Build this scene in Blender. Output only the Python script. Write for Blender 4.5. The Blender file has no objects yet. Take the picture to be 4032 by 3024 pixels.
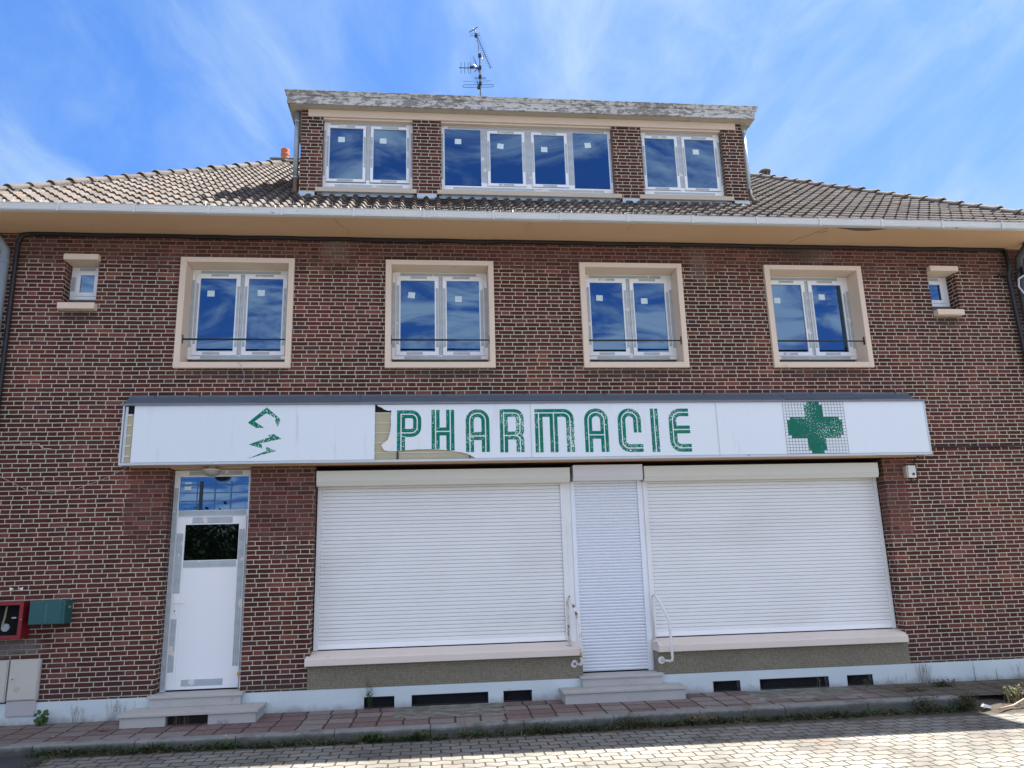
import bpy, math, random
from mathutils import Vector, Matrix, noise as mnoise
random.seed(7)
S = bpy.context.scene
COL = S.collection
R = math.radians

# ------------------------------------------------------------------ camera
cam_d = bpy.data.cameras.new("camera"); cam = bpy.data.objects.new("camera", cam_d); COL.objects.link(cam)
cam_d.sensor_width = 36; cam_d.lens = 3037.1/4032*36; cam_d.clip_start = .1; cam_d.clip_end = 3000
rr = Vector((0.99435456, -0.10238319, -0.02786922)); uu = Vector((0.00317832, -0.23379181, 0.97228149)); ff = Vector((0.10606087, 0.96688111, 0.23214655))
M = Matrix((rr, uu, -ff)).transposed().to_4x4(); M.translation = Vector((0, -10.05, 1.61))
cam.matrix_world = M
S.camera = cam

# ------------------------------------------------------------------ world
SUN_DIR = Vector((3.25, 1.36, 6.3)).normalized()
sun_el = math.asin(SUN_DIR.z); sun_az = math.atan2(SUN_DIR.x, SUN_DIR.y)
W = bpy.data.worlds.new("World"); S.world = W; W.use_nodes = True
wt = W.node_tree; wt.nodes.clear()

class NT:
    """tiny helper for node graphs"""
    def __init__(s, tree): s.t = tree; s.n = tree.nodes; s.l = tree.links
    def new(s, kind, **kw):
        nd = s.n.new(kind)
        for k, v in kw.items(): setattr(nd, k, v)
        return nd
    def link(s, a, b): s.l.new(a, b)
    def put(s, sock, v):
        if isinstance(v, bpy.types.NodeSocket): s.l.new(v, sock)
        elif v is not None:
            if isinstance(v, (tuple, list)) and len(v) == 3 and sock.type == 'RGBA': v = (*v, 1)
            sock.default_value = v
    def m(s, op, a, b=None, c=None):
        nd = s.new('ShaderNodeMath', operation=op)
        s.put(nd.inputs[0], a); s.put(nd.inputs[1], b)
        if c is not None: s.put(nd.inputs[2], c)
        return nd.outputs[0]
    def vm(s, op, a, b=None):
        nd = s.new('ShaderNodeVectorMath', operation=op)
        s.put(nd.inputs[0], a); s.put(nd.inputs[1], b)
        return nd.outputs[0]
    def mix(s, f, a, b, bt='MIX'):
        nd = s.new('ShaderNodeMixRGB', blend_type=bt)
        s.put(nd.inputs[0], f); s.put(nd.inputs[1], a); s.put(nd.inputs[2], b)
        return nd.outputs[0]
    def noise(s, vec, scale, detail=3, rough=.55, dim='3D', dist=0):
        nd = s.new('ShaderNodeTexNoise', noise_dimensions=dim)
        s.put(nd.inputs['Vector'], vec); nd.inputs['Scale'].default_value = scale
        nd.inputs['Detail'].default_value = detail; nd.inputs['Roughness'].default_value = rough
        nd.inputs['Distortion'].default_value = dist
        return nd.outputs[0]
    def ramp(s, x, lo, hi, a=0., b=1., clamp=True, smooth=True):
        nd = s.new('ShaderNodeMapRange')
        if smooth: nd.interpolation_type = 'SMOOTHSTEP'
        s.put(nd.inputs[0], x); nd.inputs[1].default_value = lo; nd.inputs[2].default_value = hi
        nd.inputs[3].default_value = a; nd.inputs[4].default_value = b
        return nd.outputs[0]
    def xyz(s, v):
        nd = s.new('ShaderNodeSeparateXYZ'); s.put(nd.inputs[0], v); return nd.outputs
    def cxyz(s, x, y, z):
        nd = s.new('ShaderNodeCombineXYZ'); s.put(nd.inputs[0], x); s.put(nd.inputs[1], y); s.put(nd.inputs[2], z); return nd.outputs[0]
    def white(s, v):
        nd = s.new('ShaderNodeTexWhiteNoise', noise_dimensions='3D'); s.put(nd.inputs[0], v); return nd.outputs
    def mapping(s, v, loc=(0, 0, 0), rot=(0, 0, 0), sc=(1, 1, 1)):
        nd = s.new('ShaderNodeMapping'); s.put(nd.inputs[0], v)
        nd.inputs[1].default_value = loc; nd.inputs[2].default_value = rot; nd.inputs[3].default_value = sc
        return nd.outputs[0]

w = NT(wt)
out = w.new('ShaderNodeOutputWorld'); bg = w.new('ShaderNodeBackground')
sky = w.new('ShaderNodeTexSky'); sky.sky_type = 'NISHITA'; sky.sun_disc = False
sky.sun_elevation = sun_el; sky.sun_rotation = sun_az; sky.air_density = 1.0; sky.dust_density = .6; sky.ozone_density = 2.5
SKY_STRENGTH = .053
bg.inputs[1].default_value = SKY_STRENGTH
tc = w.new('ShaderNodeTexCoord'); D = tc.outputs['Generated']
dx, dy, dz = w.xyz(D)
den = w.m('ADD', w.m('MAXIMUM', dz, 0.0), .12)
px = w.m('DIVIDE', dx, den); py = w.m('DIVIDE', dy, den)
P = w.cxyz(px, py, 0)
Q = w.cxyz(dx, 0, dz)
warp = w.new('ShaderNodeTexNoise'); w.put(warp.inputs[0], Q); warp.inputs[2].default_value = 3.0; warp.inputs[3].default_value = 3
Qw = w.vm('ADD', Q, w.vm('MULTIPLY', w.vm('SUBTRACT', warp.outputs[1], (.5, .5, .5)), (.22, .22, .22)))
def streak(ang, loc, sc, lo, hi, stretch=.28):
    v = w.mapping(Qw, rot=(0, R(ang), 0), loc=loc)
    v = w.mapping(v, sc=(stretch, 1, 1))
    return w.ramp(w.noise(v, sc, 8, .60), lo, hi)
sL = streak(-38, (.0, 0, .28), 5.6, .43, .72, .22)
sR = streak(52, (.30, 0, .9), 4.4, .37, .70, .36)
puff = w.ramp(w.noise(Qw, 3.6, 8, .62), .42, .72)
wl = w.ramp(dx, -.15, .25, 1, 0); wr = w.ramp(dx, -.05, .45)
ci = w.m('ADD', w.m('MULTIPLY', sL, w.m('MULTIPLY', wl, .72)), w.m('MULTIPLY', sR, w.m('MULTIPLY', wr, .75)))
ci = w.m('ADD', ci, w.m('MULTIPLY', puff, w.ramp(dx, -.5, .5, .30, .80)))
ci = w.m('ADD', ci, w.ramp(dx, -.35, .5, .03, .22))
# cumulus patches in the half of the sky behind the photographer
c3 = w.noise(w.mapping(P, loc=(1.3, 5.1, 0), sc=(1, 1.3, 1)), 2.6, 8, .64, dist=.8)
cu = w.m('MULTIPLY', w.ramp(c3, .40, .60), w.ramp(dy, .15, -.25))
fill_cloud = w.m('MULTIPLY', w.ramp(dz, .60, .78), w.ramp(dy, .25, -.1))  # added unseen cloud mass overhead and behind, brightening the facade
cl = w.m('MINIMUM', w.m('ADD', w.m('MULTIPLY', ci, w.ramp(dy, -.1, .3, 0, 1)), w.m('MULTIPLY', cu, .70)), .95)
gm = w.new('ShaderNodeGamma'); w.link(sky.outputs[0], gm.inputs[0]); gm.inputs[1].default_value = .62
skyc = w.mix(1.0, gm.outputs[0], (.60, 1.22, 2.35), 'MULTIPLY')
cloudc = w.mix(w.ramp(dy, -.2, .3), (11.0, 10.8, 10.4), (2.9, 4.05, 5.4))
final = w.mix(cl, skyc, cloudc)
final = w.mix(w.m('MULTIPLY', fill_cloud, w.ramp(c3, .3, .6, .0, .7)), final, (9.5, 9.4, 9.2))
w.link(final, bg.inputs[0]); w.link(bg.outputs[0], out.inputs[0])

sl = bpy.data.lights.new("sun", 'SUN'); sun = bpy.data.objects.new("sun", sl); COL.objects.link(sun)
sl.energy = 5.0; sl.angle = R(.5); sl.color = (1, .95, .87)
sun.rotation_euler = SUN_DIR.to_track_quat('Z', 'Y').to_euler()
S.view_settings.view_transform = 'Standard'; S.view_settings.look = 'None'; S.view_settings.gamma = 1
S.view_settings.exposure = 1.78

# ------------------------------------------------------------------ materials
def mat(name):
    m = bpy.data.materials.new(name); m.use_nodes = True
    t = NT(m.node_tree); b = m.node_tree.nodes['Principled BSDF']
    return m, t, b
def pos(t): return t.new('ShaderNodeNewGeometry').outputs['Position']
def bump(t, b, h, dist=.01, st=1.0):
    nd = t.new('ShaderNodeBump'); nd.inputs['Strength'].default_value = st; nd.inputs['Distance'].default_value = dist
    t.put(nd.inputs['Height'], h); t.link(nd.outputs[0], b.inputs['Normal'])
def setb(b, rough=.6, metal=0, spec=.5):
    b.inputs['Roughness'].default_value = rough; b.inputs['Metallic'].default_value = metal; b.inputs['Specular IOR Level'].default_value = spec

def plain(name, col, rough=.6, var=.12, scale=3, metal=0, spec=.5, fine=.04, dirt=None, dirt_scale=1.5, dirt_lo=.55, dirt_hi=.75, stretch=(1, 1, 1), bmp=0.):
    m, t, b = mat(name); p = pos(t)
    n1 = t.noise(p, scale, 4); n2 = t.noise(p, scale*25, 2)
    f = t.m('ADD', t.m('MULTIPLY', t.m('SUBTRACT', n1, .5), var*2), t.m('MULTIPLY', t.m('SUBTRACT', n2, .5), fine*2))
    f = t.m('ADD', f, 1.0)
    c = t.mix(1.0, (*col, 1), t.cxyz(f, f, f), 'MULTIPLY')
    if dirt:
        n3 = t.noise(t.mapping(p, sc=stretch), dirt_scale, 6, .65)
        c = t.mix(t.ramp(n3, dirt_lo, dirt_hi), c, (*dirt, 1))
    t.put(b.inputs['Base Color'], c); setb(b, rough, metal, spec)
    if bmp: bump(t, b, n2, bmp)
    return m

def brick_mat():
    m, t, b = mat('brick'); p = pos(t)
    x, y, z = t.xyz(p)
    wv = t.noise(p, 14, 2); wv2 = t.noise(t.mapping(p, loc=(9, 9, 9)), 14, 2); wl = t.noise(p, 1.1, 2)
    u = t.m('ADD', t.m('ADD', x, y), t.m('MULTIPLY', t.m('SUBTRACT', wv, .5), .010))
    v = t.m('ADD', t.m('ADD', z, t.m('MULTIPLY', t.m('SUBTRACT', wv2, .5), .007)), t.m('MULTIPLY', t.m('SUBTRACT', wl, .5), .012))
    H = .0562; Pp = .3273
    rowf = t.m('DIVIDE', v, H); row = t.m('FLOOR', rowf); fv = t.m('MULTIPLY', t.m('FRACT', rowf), H)
    rj = t.white(t.cxyz(row, 3.3, 0))[0]
    off = t.m('ADD', t.m('MULTIPLY', t.m('FLOORED_MODULO', row, 2.0), Pp*.5), t.m('MULTIPLY', rj, .05))
    uf = t.m('DIVIDE', t.m('ADD', u, off), Pp); cell = t.m('FLOOR', uf); fu = t.m('MULTIPLY', t.m('FRACT', uf), Pp)
    hd = t.m('GREATER_THAN', fu, .2145)
    # distance to the nearest vertical joint centre
    d1 = t.m('MINIMUM', t.m('ABSOLUTE', t.m('SUBTRACT', fu, .2145)), t.m('MINIMUM', fu, t.m('SUBTRACT', Pp, fu)))
    d2 = t.m('MINIMUM', fv, t.m('SUBTRACT', H, fv))
    dd = t.m('MINIMUM', d1, t.m('MULTIPLY', d2, 1.0))
    jn = t.noise(p, 60, 2)
    dd = t.m('ADD', dd, t.m('MULTIPLY', t.m('SUBTRACT', jn, .5), .004))
    bm = t.ramp(dd, .0043, .0063)
    idv = t.white(t.cxyz(t.m('ADD', t.m('MULTIPLY', cell, 2), hd), row, 1.7)); r1 = idv[0]
    idc = t.xyz(idv[1])
    c = t.mix(t.ramp(r1, 0, 1, smooth=False), (.058, .0185, .0155), (.112, .034, .0265))
    c = t.mix(t.m('MULTIPLY', t.ramp(idc[0], .86, .97), .6), c, (.19, .070, .052))
    c = t.mix(t.m('MULTIPLY', t.ramp(idc[1], .94, .98), .5), c, (.045, .038, .044))
    big = t.noise(p, .9, 3)
    c = t.mix(1.0, c, t.mix(t.ramp(big, .3, .7), (.84, .84, .86), (1.18, 1.12, 1.1)), 'MULTIPLY')
    fn = t.noise(t.mapping(p, sc=(1, 1, 2)), 45, 4, .7)
    c = t.mix(1.0, c, t.mix(fn, (.72, .72, .72), (1.28, 1.28, 1.28)), 'MULTIPLY')
    stn = t.noise(t.mapping(p, sc=(1.6, 1.6, .35)), 1.3, 4, .6)
    c = t.mix(1.0, c, t.mix(t.ramp(stn, .35, .68), (.80, .80, .82), (1.22, 1.18, 1.16)), 'MULTIPLY')
    # courses near the plinth turn darker and more purplish
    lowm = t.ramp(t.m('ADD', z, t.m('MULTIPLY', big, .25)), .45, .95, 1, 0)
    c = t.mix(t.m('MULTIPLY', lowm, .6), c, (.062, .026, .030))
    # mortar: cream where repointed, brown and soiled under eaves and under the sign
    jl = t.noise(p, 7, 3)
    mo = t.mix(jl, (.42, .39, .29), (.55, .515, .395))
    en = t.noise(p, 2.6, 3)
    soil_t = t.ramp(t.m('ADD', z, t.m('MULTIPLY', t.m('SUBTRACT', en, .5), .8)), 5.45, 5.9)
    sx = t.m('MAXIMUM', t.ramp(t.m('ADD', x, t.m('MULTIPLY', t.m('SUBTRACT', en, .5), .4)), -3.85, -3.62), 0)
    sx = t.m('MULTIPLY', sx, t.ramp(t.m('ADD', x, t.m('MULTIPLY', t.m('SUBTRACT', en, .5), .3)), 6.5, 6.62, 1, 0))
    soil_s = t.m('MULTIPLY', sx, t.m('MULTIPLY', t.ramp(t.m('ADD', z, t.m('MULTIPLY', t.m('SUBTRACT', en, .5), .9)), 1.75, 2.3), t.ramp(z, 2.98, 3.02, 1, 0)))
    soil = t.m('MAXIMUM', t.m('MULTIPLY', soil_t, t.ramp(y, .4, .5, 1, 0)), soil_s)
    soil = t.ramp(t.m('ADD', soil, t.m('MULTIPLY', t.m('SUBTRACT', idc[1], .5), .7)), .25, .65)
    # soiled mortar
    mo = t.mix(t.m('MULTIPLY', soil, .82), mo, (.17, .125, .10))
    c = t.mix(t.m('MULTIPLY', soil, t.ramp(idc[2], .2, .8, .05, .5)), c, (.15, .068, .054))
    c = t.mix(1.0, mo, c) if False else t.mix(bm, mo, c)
    # pale limy run-offs under the soffit cracks
    def blotch(cx, cz, w_, h_, s):
        a = t.m('DIVIDE', t.m('SUBTRACT', x, cx), w_); bb = t.m('DIVIDE', t.m('SUBTRACT', z, cz), h_)
        r = t.m('SQRT', t.m('ADD', t.m('MULTIPLY', a, a), t.m('MULTIPLY', bb, bb)))
        r = t.m('ADD', r, t.m('MULTIPLY', t.m('SUBTRACT', en, .5), 1.4))
        return t.m('MULTIPLY', t.ramp(r, .4, 1.1, 1, 0), s)
    c = t.mix(blotch(-4.95, .86, .42, .13, .75), c, (.20, .185, .17))
    bl = t.m('MAXIMUM', blotch(-1.28, 5.95, .22, .3, .22), t.m('MAXIMUM', blotch(3.85, 5.8, .18, .35, .16), blotch(5.6, 5.95, .3, .2, .16)))
    c = t.mix(bl, c, (.34, .30, .24))
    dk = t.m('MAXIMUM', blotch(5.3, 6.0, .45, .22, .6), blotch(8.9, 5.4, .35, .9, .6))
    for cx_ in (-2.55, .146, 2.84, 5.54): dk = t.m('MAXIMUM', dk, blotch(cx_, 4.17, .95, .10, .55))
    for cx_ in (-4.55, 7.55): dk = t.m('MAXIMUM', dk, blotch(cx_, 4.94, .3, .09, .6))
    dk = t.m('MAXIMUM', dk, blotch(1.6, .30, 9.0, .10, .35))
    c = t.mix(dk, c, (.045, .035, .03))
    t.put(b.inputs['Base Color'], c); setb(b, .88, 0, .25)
    hgt = t.m('ADD', t.m('MULTIPLY', bm, 1.0), t.m('MULTIPLY', fn, .28))
    bump(t, b, hgt, .006, 1.0)
    return m

def glass_mat(name='window_glass', tint=(.40, .66, 1.0), refl=.19, base=(.004, .008, .016)):
    m, t, b = mat(name); t.n.remove(b)
    o = t.n['Material Output']
    df = t.new('ShaderNodeBsdfDiffuse'); t.put(df.inputs[0], (*base, 1))
    gl = t.new('ShaderNodeBsdfGlossy'); t.put(gl.inputs[0], (*tint, 1)); gl.inputs['Roughness'].default_value = .012
    p = pos(t); nz = t.noise(p, 1.3, 1)
    bp = t.new('ShaderNodeBump'); bp.inputs['Strength'].default_value = .25; bp.inputs['Distance'].default_value = .004; t.link(nz, bp.inputs['Height'])
    oi = t.new('ShaderNodeObjectInfo'); wn = t.white(t.cxyz(oi.outputs['Random'], 1.3, 2.7))
    nn = t.vm('NORMALIZE', t.vm('ADD', bp.outputs[0], t.vm('MULTIPLY', t.vm('SUBTRACT', wn[1], (.5, .5, .5)), (.035, 0, .03))))
    t.link(nn, gl.inputs['Normal'])
    fr = t.new('ShaderNodeFresnel'); fr.inputs[0].default_value = 1.45
    mx = t.new('ShaderNodeMixShader'); t.put(mx.inputs[0], t.m('MINIMUM', t.m('ADD', fr.outputs[0], refl), 1.0))
    t.link(df.outputs[0], mx.inputs[1]); t.link(gl.outputs[0], mx.inputs[2]); t.link(mx.outputs[0], o.inputs[0])
    return m

def tape_mat():
    m, t, b = mat('protective_tape'); p = pos(t); x, y, z = t.xyz(p)
    n = t.noise(t.mapping(p, sc=(1, 1, 1)), 9, 2)
    # print: short dashes along both directions
    dz_ = t.m('FRACT', t.m('DIVIDE', z, .17)); ax = t.m('FRACT', t.m('DIVIDE', x, .024))
    dash1 = t.m('MULTIPLY', t.m('LESS_THAN', dz_, .42), t.m('LESS_THAN', ax, .38))
    dxx = t.m('FRACT', t.m('DIVIDE', x, .17)); az = t.m('FRACT', t.m('DIVIDE', z, .024))
    c = t.mix(n, (.33, .38, .40), (.47, .52, .55))
    c = t.mix(t.m('MULTIPLY', dash1, .45), c, (.22, .27, .29))
    st = t.m('GREATER_THAN', t.noise(t.mapping(p, sc=(1, 1, 1), loc=(5, 0, 3)), 9, 0), .74)
    c = t.mix(t.m('MULTIPLY', st, .8), c, (.72, .68, .60))
    t.put(b.inputs['Base Color'], c); setb(b, .45)
    return m

def tile_mat():
    m, t, b = mat('roof_tile'); p = pos(t)
    at = t.new('ShaderNodeVertexColor'); at.layer_name = 'tint'
    n = t.noise(p, 9, 4, .6); n2 = t.noise(p, 70, 3); n3 = t.noise(p, 1.2, 3)
    c = t.mix(n, (.082, .070, .063), (.158, .135, .120))
    c = t.mix(t.ramp(n3, .55, .8, 0, .4), c, (.20, .20, .185))
    c = t.mix(1.0, c, at.outputs[0], 'MULTIPLY')
    c = t.mix(1.0, c, t.mix(n2, (.75, .75, .75), (1.25, 1.25, 1.25)), 'MULTIPLY')
    lich = t.ramp(t.noise(p, 5, 5, .7), .71, .75)
    c = t.mix(t.m('MULTIPLY', lich, .55), c, (.36, .17, .04))
    t.put(b.inputs['Base Color'], c); setb(b, .85, 0, .25); bump(t, b, n2, .004)
    return m

def paver_mat():
    m, t, b = mat('interlocking_pavers'); p = pos(t); x, y, z = t.xyz(p)
    A = .196; B = .149
    wob = t.noise(p, 6, 2)
    xx = t.m('ADD', x, t.m('MULTIPLY', t.m('SUBTRACT', wob, .5), .012))
    wave = t.m('MULTIPLY', t.m('SUBTRACT', t.m('PINGPONG', t.m('ADD', xx, 200), A*.5), A*.25), .45)
    wave = t.m('MAXIMUM', t.m('MINIMUM', wave, .0135), -.0135)
    yy = t.m('ADD', y, wave)
    rf = t.m('DIVIDE', yy, B); row = t.m('FLOOR', rf); fv = t.m('MULTIPLY', t.m('FRACT', rf), B)
    uf = t.m('DIVIDE', t.m('ADD', xx, t.m('MULTIPLY', t.m('FLOORED_MODULO', row, 2.0), A*.5)), A); cell = t.m('FLOOR', uf); fu = t.m('MULTIPLY', t.m('FRACT', uf), A)
    d1 = t.m('MINIMUM', fu, t.m('SUBTRACT', A, fu)); d2 = t.m('MINIMUM', fv, t.m('SUBTRACT', B, fv))
    ed = t.m('MINIMUM', t.m('SUBTRACT', d1, .0020), t.m('MULTIPLY', d2, .62))
    ed = t.m('ADD', ed, t.m('MULTIPLY', t.m('SUBTRACT', t.noise(p, 45, 2), .5), .003))
    k = t.ramp(ed, .0035, .0085)
    r1 = t.white(t.cxyz(cell, row, .5)); rc = t.xyz(r1[1])
    n = t.noise(p, 75, 4, .75); n2 = t.noise(p, 1.1, 3)
    c = t.mix(r1[0], (.175, .170, .162), (.245, .236, .218))
    c = t.mix(t.ramp(rc[0], .8, .95, 0, .5), c, (.23, .17, .15))
    c = t.mix(1.0, c, t.mix(n, (.55, .55, .55), (1.45, 1.45, 1.45)), 'MULTIPLY')
    c = t.mix(1.0, c, t.mix(t.ramp(n2, .3, .7), (.66, .64, .61), (1.12, 1.11, 1.07)), 'MULTIPLY')
    vertj = t.m('LESS_THAN', d1, .012)
    jc = t.mix(t.noise(p, 11, 3), (.030, .026, .019), (.075, .066, .036))
    c = t.mix(k, jc, c)
    drt = t.m('ADD', y, t.m('MULTIPLY', t.m('SUBTRACT', t.noise(p, 4, 5, .7), .5), .22))
    c = t.mix(t.m('MULTIPLY', t.ramp(drt, -1.42, -1.27), .85), c, t.mix(n, (.02, .018, .013), (.085, .075, .05)))
    sp = t.ramp(t.noise(p, 3.1, 5, .7), .60, .72, 0, .55)
    c = t.mix(sp, c, (.085, .08, .065))
    t.put(b.inputs['Base Color'], c); setb(b, .9, 0, .2)
    bump(t, b, t.m('ADD', k, t.m('MULTIPLY', n, .25)), .008)
    return m

def flag_mat():
    m, t, b = mat('pavement_slabs'); p = pos(t); x, y, z = t.xyz(p)
    A = .283; B = .262
    wob = t.noise(p, 4, 2)
    xx = t.m('ADD', x, t.m('MULTIPLY', t.m('SUBTRACT', wob, .5), .03)); yy = t.m('ADD', t.m('ADD', y, .012), t.m('MULTIPLY', t.m('SUBTRACT', t.noise(t.mapping(p, loc=(4, 4, 4)), 4, 2), .5), .03))
    rf = t.m('DIVIDE', yy, B); row = t.m('FLOOR', rf); fv = t.m('MULTIPLY', t.m('FRACT', rf), B)
    ro = t.white(t.cxyz(row, 1, 1))[0]
    uf = t.m('DIVIDE', t.m('ADD', xx, t.m('MULTIPLY', ro, .03)), A); cell = t.m('FLOOR', uf); fu = t.m('MULTIPLY', t.m('FRACT', uf), A)
    d = t.m('MINIMUM', t.m('MINIMUM', fu, t.m('SUBTRACT', A, fu)), t.m('MINIMUM', fv, t.m('SUBTRACT', B, fv)))
    d = t.m('ADD', d, t.m('MULTIPLY', t.m('SUBTRACT', t.noise(p, 30, 3), .5), .012))
    k = t.ramp(d, .006, .015)
    r1 = t.white(t.cxyz(cell, row, 2.5)); rc = t.xyz(r1[1])
    c = t.mix(r1[0], (.150, .100, .096), (.225, .160, .153))
    c = t.mix(t.ramp(rc[0], .3, .8, 0, .8), c, (.215, .19, .18))
    n = t.noise(p, 30, 4, .7); n2 = t.noise(p, 1.5, 4)
    # riven diagonal ridges in the slab faces
    rid = t.noise(t.mapping(p, rot=(0, 0, R(35)), sc=(1, 7, 1)), 8, 3)
    c = t.mix(1.0, c, t.mix(n, (.7, .7, .7), (1.3, 1.3, 1.3)), 'MULTIPLY')
    c = t.mix(t.ramp(rid, .58, .72, 0, .5), c, (.42, .38, .37))
    # earth washed over the slabs to the right and by the wall on the left
    c = t.mix(t.m('MULTIPLY', t.ramp(t.m('ADD', x, t.m('MULTIPLY', n2, 2.5)), 5.9, 7.3), .85), c, (.105, .088, .068))
    c = t.mix(t.m('MULTIPLY', t.ramp(t.m('ADD', x, t.m('MULTIPLY', n2, 1.5)), -3.2, -2.6, 1, 0), .6), c, (.16, .125, .11))
    c = t.mix(t.ramp(n2, .62, .75, 0, .55), c, (.12, .10, .08))
    # cement patches in front of the two long vents
    def patch(x0, x1, y0):
        e = t.m('MULTIPLY', t.m('SUBTRACT', t.noise(p, 9, 3), .5), .10)
        a = t.m('ADD', x, e); bb = t.m('ADD', y, e)
        return t.m('MULTIPLY', t.m('MULTIPLY', t.ramp(a, x0, x0+.02), t.ramp(a, x1-.02, x1, 1, 0)), t.ramp(bb, y0, y0+.02))
    pm = t.m('MAXIMUM', patch(-.43, .86, -.70), patch(3.9, 5.25, -.66))
    cem = t.mix(t.ramp(t.noise(t.mapping(p, sc=(1, 1.6, 1)), 5, 6, .7), .40, .66), (.13, .125, .095), (.25, .25, .235))
    k = t.m('MAXIMUM', k, pm)
    c = t.mix(pm, c, cem)
    c = t.mix(k, (.05, .045, .03), c)
    t.put(b.inputs['Base Color'], c); setb(b, .92, 0, .2)
    bump(t, b, t.m('ADD', k, t.m('ADD', t.m('MULTIPLY', n, .3), t.m('MULTIPLY', rid, .4))), .008)
    return m

def mosaic_mat():
    m, t, b = mat('mosaic_tiles'); p = pos(t); x, y, z = t.xyz(p)
    A = .0222
    def fr(v):
        q = t.m('DIVIDE', v, A); return t.m('FLOOR', q), t.m('MULTIPLY', t.m('FRACT', q), A)
    cu_, fu = fr(t.m('ADD', x, y)); cv, fv = fr(z)
    d = t.m('MINIMUM', t.m('MINIMUM', fu, t.m('SUBTRACT', A, fu)), t.m('MINIMUM', fv, t.m('SUBTRACT', A, fv)))
    k = t.ramp(d, .0012, .0026)
    r = t.white(t.cxyz(cu_, cv, 0))[0]
    c = t.mix(r, (.19, .165, .115), (.27, .24, .175))
    n = t.noise(p, 2, 4); c = t.mix(1.0, c, t.mix(n, (.75, .75, .75), (1.2, 1.2, 1.15)), 'MULTIPLY')
    c = t.mix(k, (.11, .097, .07), c)
    t.put(b.inputs['Base Color'], c); setb(b, .5); bump(t, b, k, .0015)
    return m

def peel_mat():
    m, t, b = mat('peeling_paint'); p = pos(t)
    n = t.noise(t.mapping(p, sc=(1, 1, 3.0)), 9, 8, .72); n2 = t.noise(p, 1.1, 3)
    k = t.ramp(t.m('ADD', n, t.m('MULTIPLY', n2, .30)), .655, .68)
    c = t.mix(t.noise(p, 18, 3), (.44, .445, .425), (.60, .60, .575))
    wd = t.mix(t.noise(t.mapping(p, sc=(1, 1, 8)), 12, 4), (.14, .13, .12), (.33, .30, .29))
    c = t.mix(k, c, wd)
    t.put(b.inputs['Base Color'], c); setb(b, .7); bump(t, b, t.m('SUBTRACT', 1.0, k), .003)
    return m

def letter_mat():
    m, t, b = mat('flaking_green_vinyl'); p = pos(t); x, y, z = t.xyz(p)
    n = t.noise(t.mapping(p, sc=(1.3, 1, .9)), 52, 3, .5); n2 = t.noise(p, 3.0, 3)
    k = t.ramp(t.m('ADD', n, t.m('MULTIPLY', t.m('SUBTRACT', n2, .5), .5)), .61, .635)
    c = t.mix(t.noise(p, 6, 2), (.000, .140, .090), (.001, .185, .120))
    c = t.mix(k, c, (.62, .74, .72))
    t.put(b.inputs['Base Color'], c); setb(b, .6, 0, .15)
    return m

def plinth_mat():
    m, t, b = mat('plinth_render'); p = pos(t); x, y, z = t.xyz(p)
    n = t.noise(p, 60, 3); n2 = t.noise(p, 2, 4)
    c = t.mix(n2, (.50, .58, .60), (.62, .69, .70))
    low = t.ramp(t.m('ADD', z, t.m('MULTIPLY', t.noise(p, 5, 6, .7), .22)), .09, .22, .8, 0)
    c = t.mix(low, c, (.25, .245, .22))
    st = t.ramp(t.noise(p, 3.3, 5, .7), .66, .72, 0, .6)
    c = t.mix(st, c, (.42, .38, .31))
    t.put(b.inputs['Base Color'], c); setb(b, .85, 0, .2); bump(t, b, n, .006)
    return m

def stucco(name, a, bcol, crack=False):
    m, t, b = mat(name); p = pos(t)
    n = t.noise(p, 1.6, 4); n2 = t.noise(p, 120, 2)
    c = t.mix(n, a, bcol)
    c = t.mix(1.0, c, t.mix(n2, (.93, .93, .93), (1.07, 1.07, 1.07)), 'MULTIPLY')
    dr = t.ramp(t.noise(t.mapping(p, sc=(1, 1, .5)), 4.5, 6, .7), .63, .72, 0, .35)
    c = t.mix(dr, c, (.36, .28, .20))
    if crack:
        v = t.new('ShaderNodeTexVoronoi'); v.feature = 'DISTANCE_TO_EDGE'; v.inputs['Scale'].default_value = .42
        t.link(t.mapping(t.vm('ADD', p, t.vm('MULTIPLY', t.new('ShaderNodeTexNoise').outputs[1], (.0, .0, 0))), sc=(1, .5, 1)), v.inputs['Vector'])
        ed = t.m('ADD', v.outputs['Distance'], t.m('MULTIPLY', t.noise(p, 9, 3), .05))
        c = t.mix(t.ramp(ed, .022, .029, .0, 0), c, (.1, .07, .05))
    t.put(b.inputs['Base Color'], c); setb(b, .9, 0, .2); bump(t, b, n2, .002)
    return m

def rusty(name, rustiness):
    m, t, b = mat(name); p = pos(t)
    n = t.noise(t.mapping(p, sc=(1, 1, .6)), 16, 5, .65)
    k = t.ramp(n, rustiness, rustiness+.02); k2 = t.ramp(n, rustiness-.07, rustiness)
    c = t.mix(t.m('MULTIPLY', k2, .5), (.70, .69, .66), (.50, .36, .20))
    c = t.mix(k, c, (.10, .028, .018))
    t.put(b.inputs['Base Color'], c); setb(b, .5); bump(t, b, k, .001)
    return m

def leaf_mat(name, a, c_):
    m, t, b = mat(name); p = pos(t)
    c = t.mix(t.noise(p, 14, 3), a, c_); t.put(b.inputs['Base Color'], c); setb(b, .65, 0, .3)
    return m

def asphalt_mat():
    m, t, b = mat('asphalt'); p = pos(t)
    n = t.noise(p, 130, 3, .7); n2 = t.noise(p, 1.5, 3)
    c = t.mix(n, (.014, .014, .016), (.055, .055, .058))
    c = t.mix(t.ramp(n2, .5, .7, 0, .4), c, (.06, .056, .05))
    t.put(b.inputs['Base Color'], c); setb(b, .85); bump(t, b, n, .005)
    return m

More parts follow.
